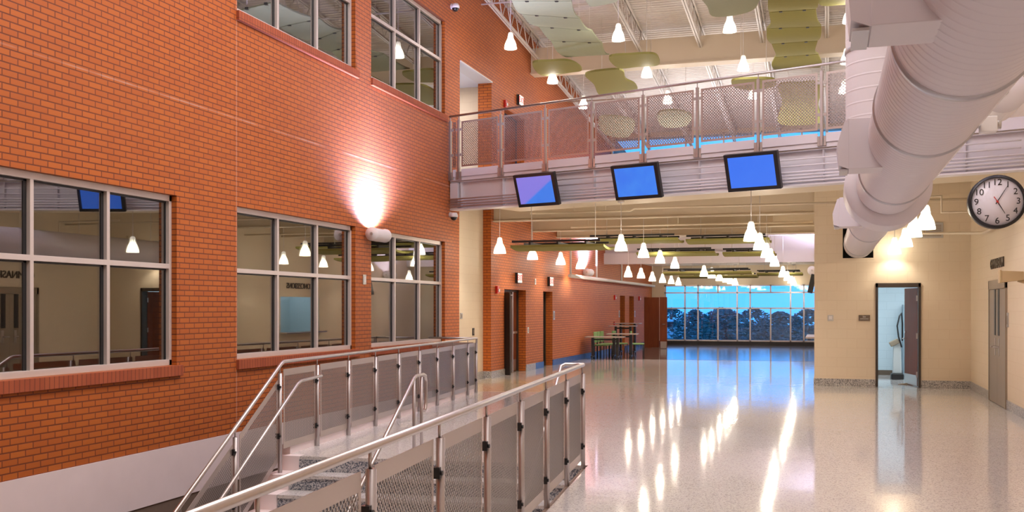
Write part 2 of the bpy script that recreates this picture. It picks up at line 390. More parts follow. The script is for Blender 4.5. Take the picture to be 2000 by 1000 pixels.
# recess and upper lobby behind the brick
b = MB(); b.box(WX-.26, WX-.2, REC[0]-.1, REC[1]+.1, 0, 4.1); struct(b.build('wall_recess', M['cream']))
b = MB(); b.box(WX-.36, WX-3.0, UPR[0]-.02, UPR[0]-.1, 4.3, 7.4); b.box(WX-3.0, WX-3.1, UPR[0]-.1, UPR[1]+1, 4.3, 7.4); b.box(WX-.36, WX-3.0, UPR[1]+.5, UPR[1]+.6, 4.3, 7.4); struct(b.build('wall_lobby', M['cream']))
struct(box('ceiling_lobby', M['white'], (WX-.34, WX-3.1, UPR[0]-.1, UPR[1]+.6, 7.06, 7.12)))
struct(box('trim_3', M['joist'], (WX-.33, WX+.03, UPR[0], UPR[1], 7.02, 7.05)))
# rooms behind the glass
b = MB()
for (z0, z1) in ((-.05, 3.9), (4.4, 8.4)):
    b.box(WX-4.5, WX-4.4, 4, 20.6, z0, z1); b.box(WX-4.5, WX-.34, 3.9, 4.0, z0, z1); b.box(WX-4.5, WX-.34, 20.6, 20.7, z0, z1); b.box(WX-4.5, WX-.34, 4, 20.6, z1, z1+.1)
struct(b.build('wall_office', M['office']))
b = MB()
for z in (-.1, 4.35): b.box(WX-4.5, WX-.34, 4, 20.6, z, z+.05)
struct(b.build('floor_office', M['officedark']))

def window(num, y0, y1, z0, z1, zt, n=3):
    """aluminium frame set back in the brick, n lights wide, two high"""
    xg = WX-.13
    fr = MB(); w = .05
    def bar(ya, yb, za, zb, d=.06): fr.box(xg-d, xg+d, ya, yb, za, zb)
    bar(y0, y1, z1-.075, z1); bar(y0, y1, z0, z0+.07); bar(y0, y0+w, z0, z1); bar(y1-w, y1, z0, z1)
    f = struct(fr.build('window_%d' % num, M['alu'], bevel=.004))
    mu = MB(); p = (y1-y0)/n
    for i in range(1, n): mu.box(xg-.055, xg+.058, y0+p*i-w/2, y0+p*i+w/2, z0+.06, z1-.06)
    mu.build('mullion', M['alu'], f, .003)
    MB().box(xg-.055, xg+.057, y0+.03, y1-.03, zt-.03, zt+.03).build('transom', M['alu'], f, .003)
    ga = MB()
    for i in range(n):
        a, c = y0+p*i+w/2, y0+p*(i+1)-w/2
        for (za, zb) in ((z0+.07, zt-.03), (zt+.03, z1-.075)):
            ga.box(xg-.012, xg+.012, c-.045, c, za, zb); ga.box(xg-.012, xg+.012, a, c, zb-.02, zb)
    ga.build('gasket', M['aludark'], f)
    MB().box(xg-.004, xg+.004, y0+.02, y1-.02, z0+.02, z1-.02).build('glass', M['glass'], f)
    MB().box(WX-.2, WX+.045, y0-.02, y1+.08, z0-.13, z0-.001).build('brick_sill', M['rowlock'], f, .004)
    return f
window(1, *W1, LZ0, LZ1, 2.19); window(2, *W2, LZ0, LZ1, 2.19); window(3, *W3, LZ0, LZ1, 2.19)
window(4, *W2, UZ0, UZ1, 6.85); window(5, *W3, UZ0, UZ1, 6.85); window(6, *W1, UZ0, UZ1, 6.85)

# baseboards on the far brick wall
b = MB()
for a, c in ((REC[1], D1[0]), (D1[1], D1[1]+.9)): b.box(WX, WX+.02, a, c, 0, .17)
b.box(WX-.2, WX-.18, REC[0], REC[1], 0, .17); b.box(WX-.2, WX+.02, REC[1]-.02, REC[1]+.0, 0, .17)
struct(b.build('baseboard_left', M['basegrey']))
b = MB()
for a, c in ((D1[1]+.9, D2[0]), (D2[1], D3[0]), (D3[1], D4[0]), (D4[1], D5[0]), (D5[1], FY)): b.box(WX, WX+.02, a, c, 0, .17)
struct(b.build('baseboard_left_far', M['baseblue']))
# doors in the brick wall
def niche_door(num, d, mat, zbase=0, h=DZ, leaf=True):
    f = MB(); x0, x1 = WX-.30, WX-.20; y0, y1 = d
    f.box(x0, x1, y0, y0+.05, zbase, zbase+h); f.box(x0, x1, y1-.05, y1, zbase, zbase+h); f.box(x0, x1, y0, y1, zbase+h-.05, zbase+h)
    o = struct(f.build('door_%d' % num, M['doorframe'] if zbase == 0 else M['blueframe']))
    if leaf:
        l = MB().box(x0+.02, x0+.065, y0+.05, y1-.05, zbase+.01, zbase+h-.05).build('door_leaf', mat, o)
        MB().tube([(x0+.07, y0+.14, zbase+1.02), (x0+.13, y0+.14, zbase+1.02), (x0+.13, y0+.26, zbase+1.02)], .011, 8).build('door_handle', M['steel'], l)
    return o
d1 = niche_door(1, D1, M['doorwood'], leaf=False)
MB().box(WX-.36, WX-.30, D1[0], D1[1], 0, DZ).build('door_backing', M['doorblack'], d1)
# pair: near leaf stands open into the hall edge, far leaf with kick plate
hinge = D1[0]+.10
Ml = Matrix.Translation((WX-.22, hinge, 0)) @ Matrix.Rotation(R(-18), 4, 'Z')
lf = MB().box(0, .40, -.025, .02, .01, DZ-.09, Ml).build('door_leaf', M['doorblack'], d1)
yy = (D1[0]+D1[1])/2
lf2 = MB().box(WX-.29, WX-.245, yy-.55, D1[1]-.06, .01, DZ-.06).build('door_leaf', M['doorwood'], d1)
MB().box(WX-.244, WX-.238, yy-.5, D1[1]-.1, .03, .32).build('kick_plate', M['steel'], lf2)
MB().box(WX-.244, WX-.19, yy-.45, D1[1]-.15, 1.0, 1.06).build('push_bar', M['steel'], lf2)
MB().box(WX-.30, WX-.14, D1[1]-.75, D1[1]-.68, .01, DZ-.06).build('astragal', M['steelpost'], d1)
MB().tube([(WX-.02, hinge+.15, DZ-.16), (WX-.1, hinge+.9, DZ-.14)], .015, 8).build('door_closer', M['steel'], d1)
niche_door(2, D2, M['doorblack']); niche_door(3, D3, M['doorblack']); niche_door(4, D4, M['doorblack'])
d5 = niche_door(5, D5, M['doorblack'], leaf=False)
MB().box(WX-.36, WX-.30, D5[0], D5[1], 0, DZ).build('door_backing', M['doorblack'], d5)
def swing_leaf(px0, px1, y, label, lever):
    a, c = on_y(px0, HOR, y), on_y(px1, HOR, y)
    r_ = MB().box(a.x, c.x, y-.022, y+.022, .01, 2.1).build('open_door_leaf', M['doorwood'], d5, .002)
    if lever:
        MB().tube([(c.x-.08, y-.02, 1.0), (c.x-.08, y-.08, 1.0), (c.x-.2, y-.08, 1.0)], .014, 8).build('lever', M['steel'], r_)
        MB().box(a.x+.03, c.x-.02, y-.028, y-.022, .02, .30).build('kick_plate', M['steel'], r_)
    r_['label'] = label
swing_leaf(1258.5, 1287.5, 42.4, 'open red-brown door leaf seen edge on', False)
swing_leaf(1288.5, 1303, 41.6, 'open red-brown door leaf with chrome lever and kick plate', True)
d6 = niche_door(6, UD, M['doorwood'], 4.5, 2.12)

# ------------------------------------------------------------------ right side walls
DR = (on_y(1710, HOR, BY).x, on_y(1798.5, HOR, BY).x)
HOLE = (on_y(1646, HOR, BY).x, on_y(1706, HOR, BY).x, 2.74, 3.40)
wall_grid('wall_right_front', M['cream'], 'y', BY, .2, BX0, RX+.2, 0, 4.32, [(*DR, 0, 2.2), HOLE])
HATCH = (26.6, 29.0, .95, 2.0)
wall_grid('wall_right_side', M['cream'], 'x', BX0, .2, BY+.2, FY, 0, 4.32, [HATCH])
wall_grid('wall_right', M['cream'], 'x', RX, .2, -9, BY+.2, 0, 11, [], top=lambda y: roof_z(y)+.05)
wall_grid('wall_right_upper', M['cream'], 'x', RX, .2, BY+.2, CLER, 4.5, 11, [], top=lambda y: roof_z(y)+.05)
struct(box('wall_back', M['cream'], (WX-.3, RX+.2, -9.2, -9, -2, 11.6)))
b = MB(); b.box(BX0-.015, DR[0], BY-.015, BY, 0, .155); b.box(DR[1], RX, BY-.015, BY, 0, .155); struct(b.build('baseboard_front', M['basegrey']))
p0, p1 = on_x(1934, HOR, RX), on_x(1967.5, HOR, RX)     # double door in the right wall
b = MB(); b.box(RX-.015, RX, p0.y, BY, 0, .155); b.box(RX-.015, RX, -9, p1.y, 0, .155); struct(b.build('baseboard_right', M['basegrey']))
struct(box('baseboard_side', M['basegrey'], (BX0-.015, BX0, BY, FY, 0, .155)))
# store room seen through the open door
b = MB(); b.box(DR[0]-.6, DR[0]-.5, BY+.2, 27.2, 0, 3); b.box(DR[0]-.6, RX+.2, 27.2, 27.3, 0, 3); b.box(RX+.1, RX+.2, BY+.2, 27.2, 0, 3); struct(b.build('wall_storeroom', M['bluewall']))
struct(box('ceiling_storeroom', M['white'], (DR[0]-.6, RX+.2, BY+.2, 27.3, 2.7, 2.8)))
b = MB(); b.box(DR[0]-.5, RX+.1, 27.18, 27.2, 0, .12); struct(b.build('baseboard_storeroom', M['plaque']))
area('storeroom_ceiling_light', ((DR[0]+RX)/2, 25.2, 2.66), (0, 0, 0), 1.6, .6, 62, (.90, .96, 1.0))
# concession hatch room
b = MB(); b.box(BX0+1.6, BX0+1.7, 27.3, 30, 0, 3); b.box(BX0+.2, BX0+1.7, 30, 30.1, 0, 3); struct(b.build('wall_concession', M['bluewall']))
area('concession_ceiling_light', (BX0+.9, 28.6, 2.9), (0, 0, 0), .8, 1.5, 30, (.80, .92, 1.0))
struct(box('trim_4', M['steel'], (BX0-.25, BX0+.22, HATCH[0]-.05, HATCH[1]+.05, .91, .95)))
sg = thing('wall_sign', 'CONCESSIONS in dark letters above the serving hatch', 'sign', (BX0-.012, 27.75, 2.32))
text('lettering', 'CONCESSIONS', .24, M['lettering'], sg, FACE_R, .01)
# store room door
fr = MB(); fr.box(DR[0], DR[0]+.05, BY-.03, BY+.22, 0, 2.2); fr.box(DR[1]-.05, DR[1], BY-.03, BY+.22, 0, 2.2); fr.box(DR[0], DR[1], BY-.03, BY+.22, 2.11, 2.2)
d7 = struct(fr.build('door_7', M['doorframe'], bevel=.004))
Ml = Matrix.Translation((DR[1]-.055, BY+.2, 0)) @ Matrix.Rotation(R(-77), 4, 'Z')
lf = MB().box(-.87, 0, 0, .045, .012, 2.1, Ml).build('door_leaf', M['doorwood'], d7, .002)
MB().tube([Ml @ Vector(q) for q in ((-.80, -.005, 1.0), (-.80, -.06, 1.0), (-.68, -.06, 1.0))], .013, 8).build('door_handle', M['steel'], lf)
MB().tube([Ml @ Vector(q) for q in ((-.80, .0, 1.15), (-.80, -.02, 1.15))], .025, 12).build('deadbolt', M['steel'], lf)
MB().box(-.86, -.01, -.004, 0, .02, .24, Ml).build('kick_plate', M['steel'], lf)
for z in (.2, 1.02, 1.82): MB().box(-.02, .025, -.012, .012, z, z+.12, Matrix.Translation((DR[1]-.058, BY+.19, 0))).build('hinge', M['steel'], d7)
# steel double door in the right wall
zt = on_x(1934, 549, RX).z
fr = MB(); fr.box(RX-.035, RX+.1, p0.y-.07, p0.y, 0, zt); fr.box(RX-.035, RX+.1, p1.y, p1.y+.07, 0, zt); fr.box(RX-.035, RX+.1, p1.y, p0.y, zt-.16, zt)
d8 = struct(fr.build('door_8', M['steeldoor'], bevel=.004))
pm = (p0.y+p1.y)/2
for a, c in ((p1.y+.07, pm-.004), (pm+.004, p0.y-.07)):
    lf = MB().box(RX-.022, RX-.001, a, c, .01, zt-.165).build('door_leaf', M['steeldoor'], d8)
    yc = pm-.2 if c < pm else pm+.2
    MB().box(RX-.03, RX-.023, yc-.07, yc+.07, 1.2, 2.0).build('vision_lite', M['aludark'], lf)
    MB().box(RX-.028, RX-.023, yc-.06, yc+.02, .85, 1.15).build('lock_plate', M['steel'], lf)
    MB().tube([(RX-.025, yc, 1.0), (RX-.09, yc, 1.0), (RX-.09, yc+(.13 if c < pm else -.13), 1.0)], .014, 8).build('lever', M['steel'], lf)
sg = thing('wall_sign', 'GYMNASIUM in dark letters above the steel double doors', 'sign', (RX-.012, on_x(1948.5, 515, RX).y, on_x(1948.5, 515, RX).z))
text('lettering', 'GYMNASIUM', .25, M['lettering'], sg, FACE_R, .01, spacing=1.0)

# ------------------------------------------------------------------ gallery floor, lower ceiling, girders
gs = [bw(0, .05), bw(BL, .05), Vector((RX, FY, 0)), Vector((WX, FY, 0))]
b = MB(); b.prism([Vector((p.x, p.y, 4.32)) for p in gs], (0, 0, .18)); struct(b.build('floor_gallery', M['beige']))
def xbeam(name, y, z0, z1, x0, x1, mat, fw=.22):
    o = MB(); o.box(x0, x1, y-.012, y+.012, z0, z1); o.box(x0, x1, y-fw/2, y+fw/2, z0, z0+.025); o.box(x0, x1, y-fw/2, y+fw/2, z1-.025, z1)
    return struct(o.build(name, mat))
for y in (wy(962)+.1, wy(1041), wy(1088)): xbeam('beam', y, 3.73, 4.32, WX, RX if y < BY else BX0, M['beige'])
xbeam('beam', 33.2, 3.95, 4.32, WX, BX0, M['deck'])
b = MB(); b.box(WX, BX0, 36.0, 36.2, 3.22, 3.62); b.box(WX, BX0, 36.2, FY, 3.55, 3.62); b.box(WX, BX0, 36.21, 36.3, 3.62, 4.32); struct(b.build('beam_bulkhead', M['white']))
b = MB()
yy = 30.0
while yy < 36: b.box(WX, BX0, yy, yy+.09, 4.26, 4.319); yy += .2
struct(b.build('ceiling_lower', M['deck']))
# high roof: ribbed deck sloping down to the clerestory
b = MB(); y = -9.0; prof = []
while y < CLER+1:
    prof += [(y, 0), (y+.05, 0), (y+.07, .045), (y+.13, .045)]; y += .15
bm = b.bm; prev = None
for (y, dz) in prof:
    a = [bm.verts.new((x, y, roof_z(y)+dz)) for x in (WX-.4, RX+.3)]
    if prev: b.face([prev[0], prev[1], a[1], a[0]])
    prev = a
prev = None
for y in (-9.0, CLER+1):
    a = [bm.verts.new((x, y, roof_z(y)+.12)) for x in (WX-.4, RX+.3)]
    if prev: b.face([prev[0], prev[1], a[1], a[0]])
    prev = a
struct(b.build('ceiling', M['deck']))
by_ = wy(1040)
b = MB(); zt_ = roof_z(by_)-.28; b.box(WX, RX, by_-.15, by_+.15, zt_-.68, zt_); b.box(WX, RX, by_-.22, by_+.22, zt_-.70, zt_-.66); struct(b.build('beam_roof', M['beige']))
# clerestory wall with windows
cz1 = roof_z(CLER)
b = MB(); b.box(WX, RX, CLER, CLER+.2, 4.5, 5.2); b.box(WX, RX, CLER, CLER+.2, cz1-.1, cz1+.1); struct(b.build('wall_clerestory', M['beige']))
fr = MB(); x = WX
while x < RX: fr.box(x, x+.06, CLER+.04, CLER+.14, 5.2, cz1-.1); x += 1.35
fr.box(WX, RX, CLER+.04, CLER+.14, 5.2, 5.28); fr.box(WX, RX, CLER+.04, CLER+.14, cz1-.16, cz1-.1); fr.box(WX, RX, CLER+.04, CLER+.14, 7.2, 7.26)
w7 = struct(fr.build('window_7', M['alu'])); MB().box(WX, RX, CLER+.085, CLER+.095, 5.2, cz1-.1).build('glass', M['farglass'], w7)

# far window wall
def fx(px): return on_y(px, HOR, FY).x
def fz(py): return on_y(1450, py, FY).z
FX0, FX1 = fx(1297), 2.2
ZB, ZT, ZA, ZC2 = fz(667), fz(556), fz(571.5), fz(602)
b = MB(); b.box(WX-.3, FX0, FY, FY+.25, 0, 4.4); b.box(FX0, FX1+2, FY, FY+.25, ZT, 4.4); b.box(FX1, FX1+2, FY, FY+.25, 0, 4.4); struct(b.build('wall_far', M['beige']))
struct(box('baseboard_far', M['basedark'], (WX, FX1, FY-.03, FY+.2, 0, ZB)))
fr = MB()
def fbar(x0, x1, z0, z1): fr.box(x0, x1, FY+.03, FY+.15, z0, z1)
cols = [fx(p) for p in (1337.4, 1363, 1402, 1439.6, 1465, 1505, 1544, 1570, 1606, 1640)]
for i, x in enumerate(cols):
    if i in (2, 5): fbar(x-.03, x+.03, ZB, ZC2); fbar(x-.03, x+.03, ZA, ZT)
    else: fbar(x-.03, x+.03, ZB, ZT)
fbar(FX0, FX0+.08, ZB, ZT); fbar(FX1-.08, FX1, ZB, ZT)
for z in (ZB+.03, ZC2, ZA, ZT-.03): fbar(FX0, FX1, z-.03, z+.03)
w8 = struct(fr.build('window_8', M['alu'])); MB().box(FX0, FX1, FY+.085, FY+.095, ZB, ZT).build('glass', M['farglass'], w8)
# ------------------------------------------------------------------ outside
struct(box('ground', plain('dusk_lawn', (.05, .09, .05), .9, noise=.3, nscale=1), (-60, 40, FY+.3, 160, -1.2, -1.0)))
leafm = plain('dusk_foliage', (.06, .17, .16), .8, noise=.5, nscale=3); barkm = plain('bark', (.08, .06, .05), .9)
def tree(x, y, h, w, label):
    t = thing('tree', label, 'tree', (x, y, -1.0), 0, 'trees beyond the far windows')
    MB().tube([(0, 0, 0), (.1, 0, h*.3), (-.1, .1, h*.7)], .2, 8, radii=[.22, .16, .07]).build('trunk', barkm, t)
    f = MB()
    for k in range(1500):
        a, r_, z = random.uniform(0, 2*PI), math.sqrt(random.random()), random.uniform(.12, 1)
        rr = r_*w*math.sin(PI*min(1, z*.85+.12))
        c = Vector((rr*math.cos(a), rr*math.sin(a), z*h)); q = random.uniform(.06, .17)
        e = Matrix.Rotation(random.uniform(0, 6), 4, random.choice('XYZ')) @ Matrix.Rotation(random.uniform(0, 6), 4, 'X')
        v = [f.bm.verts.new(c+e @ Vector(p)) for p in ((-q, 0, 0), (0, -q*.5, .1*q), (q, 0, 0), (0, q*.5, .1*q))]; f.face(v)
    f.build('foliage', leafm, t)
tl = ['dusky tree outside the far glass, by the parked van', 'bushy dusk tree outside, second from the open wooden doors', 'tall dusk tree outside near the middle of the far glass',
      'broad dark tree outside behind the middle mullions', 'low rounded dusk tree outside, right of the middle', 'dark tree outside next to the cream room corner', 'deep background tree between the van and the middle']
for i, (px, y, h, w) in enumerate(((1312, 92, 2.6, 2.3), (1358, 66, 2.5, 1.8), (1418, 60, 2.55, 2.1), (1472, 72, 2.6, 2.3), (1524, 63, 2.4, 2.0), (1580, 57, 2.55, 2.1), (1408, 86, 2.65, 2.2))):
    tree(on_y(px, HOR, y).x, y, h, w, tl[i])
vp = on_y(1318, HOR, 77)
van = thing('parked_van', 'white van parked outside the far glass at dusk', 'van', (vp.x, 77, -1.0), R(8))
b = MB(); b.prism([(-1.5, -.85, .35), (1.5, -.85, .35), (1.5, -.85, 1.0), (.9, -.85, 1.15), (.5, -.85, 1.75), (-1.5, -.85, 1.75)], (0, 1.7, 0)); b.build('body', plain('van_white', (.75, .78, .8), .3), van, .06)
for sx in (-.95, .95):
    for sy in (-.87, .87): MB().tube([(sx, sy-.1, .33), (sx, sy+.1, .33)], .33, 16).build('wheel', M['black'], van)
MB().box(-.6, .4, -.87, -.84, 1.2, 1.6).build('side_window', M['aludark'], van)

# ------------------------------------------------------------------ balcony edge (skewed girder, guard, conduits)
br = struct(bpy.data.objects.new('girder_beam', None)); C.objects.link(br); br.location = BO; br.rotation_euler = (0, 0, BSK)
def BXl(px):   # local x on the guard plane
    r = ray(px, HOR); n = Vector((math.sin(-BSK), math.cos(BSK))); d = n.dot(Vector((BO.x, BO.y)))/n.dot(Vector((r.x, r.y)))
    p = Vector((r.x*d, r.y*d)); return (p-Vector((BO.x, BO.y))).dot(Vector((math.cos(BSK), math.sin(BSK))))
b = MB(); b.box(.02, BL, .14, .16, 3.74, 4.34); b.box(.02, BL, .02, .30, 3.73, 3.757); b.box(.02, BL, .05, .30, 4.31, 4.34); b.build('girder', M['girder'], br)
b = MB(); b.box(.02, BL, .02, .06, 4.34, 4.52); b.build('edge_plate', M['girder'], br)
bp_px = [896, 978, 1065, 1156, 1256, 1362, 1481, 1605]
bx = [.05]+[BXl(p) for p in bp_px]
sp_ = bx[-1]-bx[-2]
while bx[-1]+sp_ < BL: bx.append(bx[-1]+sp_)
for x in bx[1:]: MB().box(x-.006, x+.006, .06, .14, 3.757, 4.31).build('stiffener', M['girder'], br)
MB().box(.0, BL, .3, 2.6, 3.90, 3.93).build('soffit', M['beige'], br)
MB().box(.02, .22, .03, .13, 3.75, 4.30).build('end_plate', M['girder'], br)
for k in range(4): 
    c = MB().tube([(.05, .0, 3.80+.052*k), (BL-.05, .0, 3.80+.052*k)], .016, 8).build('conduit', M['girder'], None)
    c.location = BO; c.rotation_euler = (0, 0, BSK)
    tag(c, ['lowest', 'second lowest', 'third lowest', 'topmost'][k]+' of the four stacked conduits along the balcony girder', 'conduit', 'conduits on the balcony girder')
for k, (z, px0) in enumerate(((4.06, 1085), (4.17, 1075))):
    c = MB().tube([(BXl(px0), .0, z), (BL-.1, .0, z)], .013, 8).build('conduit', M['girder'], None); c.location = BO; c.rotation_euler = (0, 0, BSK)
    tag(c, ('lower' if k == 0 else 'upper')+' thin conduit running behind the hanging screens', 'conduit', 'thin conduits behind the screens')
def sheet(name, parent, mat, w, h, border=(.03, .07), shear=0.0, cut=None):
    """perforated sheet w x h in its own x,z frame (sheared for stairs) with a solid border"""
    b = MB(); bx_, bz_ = border; t = .0015
    def Q(x, z): return (x, z+shear*x)
    xs = [0, bx_, w-bx_, w]; zs = [0, bz_, h-bz_, h]
    for i in range(3):
        for j in range(3):
            b.mi = 0 if (i == 1 and j == 1) else 1
            c = [Q(xs[i], zs[j]), Q(xs[i+1], zs[j]), Q(xs[i+1], zs[j+1]), Q(xs[i], zs[j+1])]
            if b.mi == 0:
                for d in (-t, t): b.face([b.bm.verts.new((x, d, z)) for x, z in c])
                b.mi = 2; b.face([b.bm.verts.new((x, 0, z)) for x, z in c]); b.mi = 0  # added dark middle layer imitates the shaded walls of the holes
            if b.mi == 1: b.prism([(x, -t, z) for x, z in c], (0, 2*t, 0))
    return b.build(name, [mat, M['edge'], M['holeshade'] if mat is M['perf'] else M['holeshadebridge']], parent)
bg_ = thing('balcony_guardrail', 'perforated steel guardrail along the upper balcony edge', 'guardrail', BO, BSK)
RZ = 5.70
MB().tube([(.03, 0, RZ), (BL-.02, 0, RZ)], .024, 12).build('handrail', M['steel'], bg_)
for i, x in enumerate(bx):
    p = MB().box(x-.022, x+.022, -.025, .025, 4.36, RZ-.10).tube([(x, 0, RZ-.12), (x, 0, RZ-.01)], .010, 8).build('post', M['steelpost'], bg_)
    [MB().box(q, q+.045, -.01, .05, 4.36, 4.52).build('foot_bracket', M['plate'], p) for q in (x-.075, x+.03)]
    if i < len(bx)-1:
        w = bx[i+1]-x-.14
        if w > .05:
            s_ = sheet('panel', bg_, M['perfbridge'], w, .95, (.035 if w > .4 else .01, .035)); s_.location = (x+.07, 0, 4.62)
        for z in (4.85, 5.38): [MB().box(q, q+.06, -.012, .012, z, z+.05).build('clip', M['plate'], p) for q in (x+.02, bx[i+1]-.08)]
        kp = MB().box(x+.07, bx[i+1]-.07, -.006, .006, 4.42, 4.57).build('kick_plate', M['girder'], bg_)

# ------------------------------------------------------------------ hanging screens
def screen_mat(name, c1, c2, c3, diag):
    m, n, l, b = nt(name); tc = n.new('ShaderNodeTexCoord'); sp = n.new('ShaderNodeSeparateXYZ'); l.new(tc.outputs['Object'], sp.inputs[0])
    no = n.new('ShaderNodeTexNoise'); no.inputs['Scale'].default_value = 3; l.new(tc.outputs['Object'], no.inputs['Vector'])
    col = mixc(n, l, no.outputs['Fac'], c1, c2)
    if diag:
        v = math_node(n, l, 'SUBTRACT', math_node(n, l, 'MULTIPLY', sp.outputs[0], .62), sp.outputs[2])
        r = n.new('ShaderNodeMapRange'); r.inputs[1].default_value = -.02+diag; r.inputs[2].default_value = .03+diag; l.new(v, r.inputs[0])
        col = mixc(n, l, r.outputs[0], c3, col)
    b.inputs['Base Color'].default_value = (.01, .01, .02, 1); b.inputs['Roughness'].default_value = .25
    l.new(col, b.inputs['Emission Color']); b.inputs['Emission Strength'].default_value = 1.0
    return m
SC = [screen_mat('violet_blue_screen', (.04, .16, .72), (.06, .24, .85), (.24, .20, .72), .06), screen_mat('blue_screen', (.025, .12, .80), (.07, .30, .90), (.1, .1, .8), 0), screen_mat('plain_blue_screen', (.035, .16, .85), (.05, .20, .90), (.1, .1, .8), 0)]
TVS = [((1004, 342), (1084, 336), (1092, 400), (1013, 404)), ((1194, 325), (1286, 317), (1293, 384), (1202, 391)), ((1412, 304), (1520, 293), (1528, 367), (1421, 375))]
tvl = ['black wall screen hanging nearest the brick wall, violet and blue picture', 'black screen hanging in the middle of the balcony girder, blue picture', 'black screen hanging nearest the big duct, plain blue picture']
for i, q in enumerate(TVS):
    cx = sum(p[0] for p in q)/4; cyp = sum(p[1] for p in q)/4
    xl = BXl(cx); yl = -.34
    wpt = bw(xl, yl); 
    # iterate: point on the plane y=yl seen at (cx,cyp)
    r = ray(cx, cyp); n = Vector((math.sin(-BSK), math.cos(BSK))); o2 = bw(0, yl)
    d = n.dot(Vector((o2.x, o2.y)))/n.dot(Vector((r.x, r.y))); wpt = Vector((0, 0, CAMZ))+r*d
    t = thing('hanging_screen', tvl[i], 'screen', wpt, BSK, 'screens hung from the balcony girder')
    Wd, Hd = .95, .645; tilt = Matrix.Rotation(R(19), 4, 'X')
    MB().box(-Wd/2, Wd/2, -.04, .05, -Hd/2, Hd/2, tilt).build('housing', M['black'], t, .008)
    s_ = MB().box(-Wd/2+.07, Wd/2-.07, -.043, -.041, -Hd/2+.065, Hd/2-.055).build('display', SC[i], t); s_.matrix_local = tilt
    zt_ = 4.28-wpt.z
    MB().tube([(0, .40, zt_), (0, .26, zt_-.03), (0, .22, .1), (0, .06, .02)], .025, 8).build('mount_arm', M['girder'], t)
    MB().box(-.09, .09, .30, .44, zt_-.05, zt_+.04).build('mount_plate', M['white'], t)

# ------------------------------------------------------------------ stair guards
def guard_root(name, label): 
    return thing(name, label, 'guardrail', SO, SK)
g = guard_root('stair_guardrail', 'stainless guardrail with perforated panels on the floor edge, nearest the camera')
posts = [.11-1.09*i for i in range(9)]
RH = 1.075
MB().tube([(GW, posts[0]+.06, RH), (GW, posts[-1]-.5, RH)], .0215, 14).build('handrail', M['steel'], g)
MB().tube([(GW, posts[0]+.06, RH), (GW-.05, posts[0]+.10, RH), (GW-.20, posts[0]+.10, RH-.0), (GW-.24, posts[0]+.06, RH-.02), (GW-.24, posts[0]-.25, RH-.2), (GW-.24, -6.2, RH-.55*6.4+.05)], .0195, 12).build('stair_handrail', M['steel'], g)
def post(g, r_, t, z0, zt, face):
    p = MB().box(r_-.012, r_+.012, t-.026, t+.026, z0, zt).tube([(r_+.014*face, t-.016, z0), (r_+.014*face, t-.016, zt)], .021, 10).tube([(r_, t, zt-.02), (r_, t, zt+.085)], .008, 8).build('post', M['steelpost'], g)
    return p
def clips(p, r_, t, zs, sgn):
    for z in zs:
        b = MB(); b.box(r_-.02, r_+.02, t+(.025 if sgn > 0 else -.065), t+(.065 if sgn > 0 else -.025), z-.03, z+.03); b.tube([(r_+.018, t+sgn*.045, z), (r_+.034, t+sgn*.045, z)], .013, 10)
        b.build('clip', M['black'], p)
for i, t in enumerate(posts):
    p = post(g, GW, t, -.30, .985, 1)
    if i < len(posts)-1:
        clips(p, GW, t, (.22, .80), -1)
        w = posts[i]-posts[i+1]-.17
        s_ = sheet('panel', g, M['perf'], w, .92, (.03, .085)); s_.matrix_local = Matrix.Translation((GW, posts[i+1]+.055, .07)) @ Matrix.Rotation(R(90), 4, 'Z')
g2 = guard_root('stair_guardrail', 'stainless guardrail with perforated panels between the stair and the brick wall')
lp = [0, 1.06, 2.11, 3.16, 4.20, 5.25, 6.29, 7.32, 8.38, 9.03]; lo = [-1.06, -2.12, -3.18]
SL = .55
pts = [(0, 9.10, RH), (0, .10, RH), (0, .04, RH-.02)]+[(0, t, RH+SL*(t-.06)) for t in (-3.6,)]
MB().tube(pts, .0215, 14).build('handrail', M['steel'], g2)
MB().tube([(.10, .95, .86), (.10, .35, .84), (.10, .25, .81), (.10, -3.5, .81-SL*3.75)], .0195, 12).build('stair_handrail', M['steel'], g2)
MB().tube([(0, 9.10, RH), (-1.0, 9.12, RH)], .0215, 12).build('handrail_return', M['steel'], g2)
for i, t in enumerate(lp+lo):
    dz = 0 if t >= 0 else SL*t
    p = post(g2, 0, t, (-.30 if t >= 0 else -.35)+dz, (.985 if t > 0 else .95)+dz, 1)
    clips(p, 0, t, (.25+dz, .80+dz), -1)
for i in range(len(lp)-1):
    w = lp[i+1]-lp[i]-.15
    s_ = sheet('panel', g2, M['perf'], w, .90, (.03 if w > .5 else .015, .075)); s_.matrix_local = Matrix.Translation((0, lp[i]+.095, .09)) @ Matrix.Rotation(R(90), 4, 'Z')
tt = [0]+lo
for i in range(len(tt)-1):
    w = 1.06-.15
    s_ = sheet('panel', g2, M['perf'], w, .92, (.03, .075), shear=SL); s_.matrix_local = Matrix.Translation((0, tt[i+1]+.095, .02+SL*tt[i+1]+.02)) @ Matrix.Rotation(R(90), 4, 'Z')
s_ = sheet('panel', g2, M['perf'], .9, .90, (.03, .075)); s_.matrix_local = Matrix.Translation((-.97, 9.1, .09))
MB().tube([(0, 9.1, -.3), (0, 9.1, RH)], .018, 10).build('end_post', M['steelpost'], g2)
mh = thing('stair_handrail', 'freestanding tubular handrail in the middle of the stair', 'handrail', SO, SK)
mr = 1.50
MB().tube([(mr, .62, .50), (mr, .66, .53), (mr, .68, .60), (mr, .68, .84), (mr, .65, .90), (mr, .57, .92), (mr, .30, .92), (mr, .22, .90), (mr, -3.3, .90-SL*3.5)], .0195, 12).build('rail', M['steel'], mh)
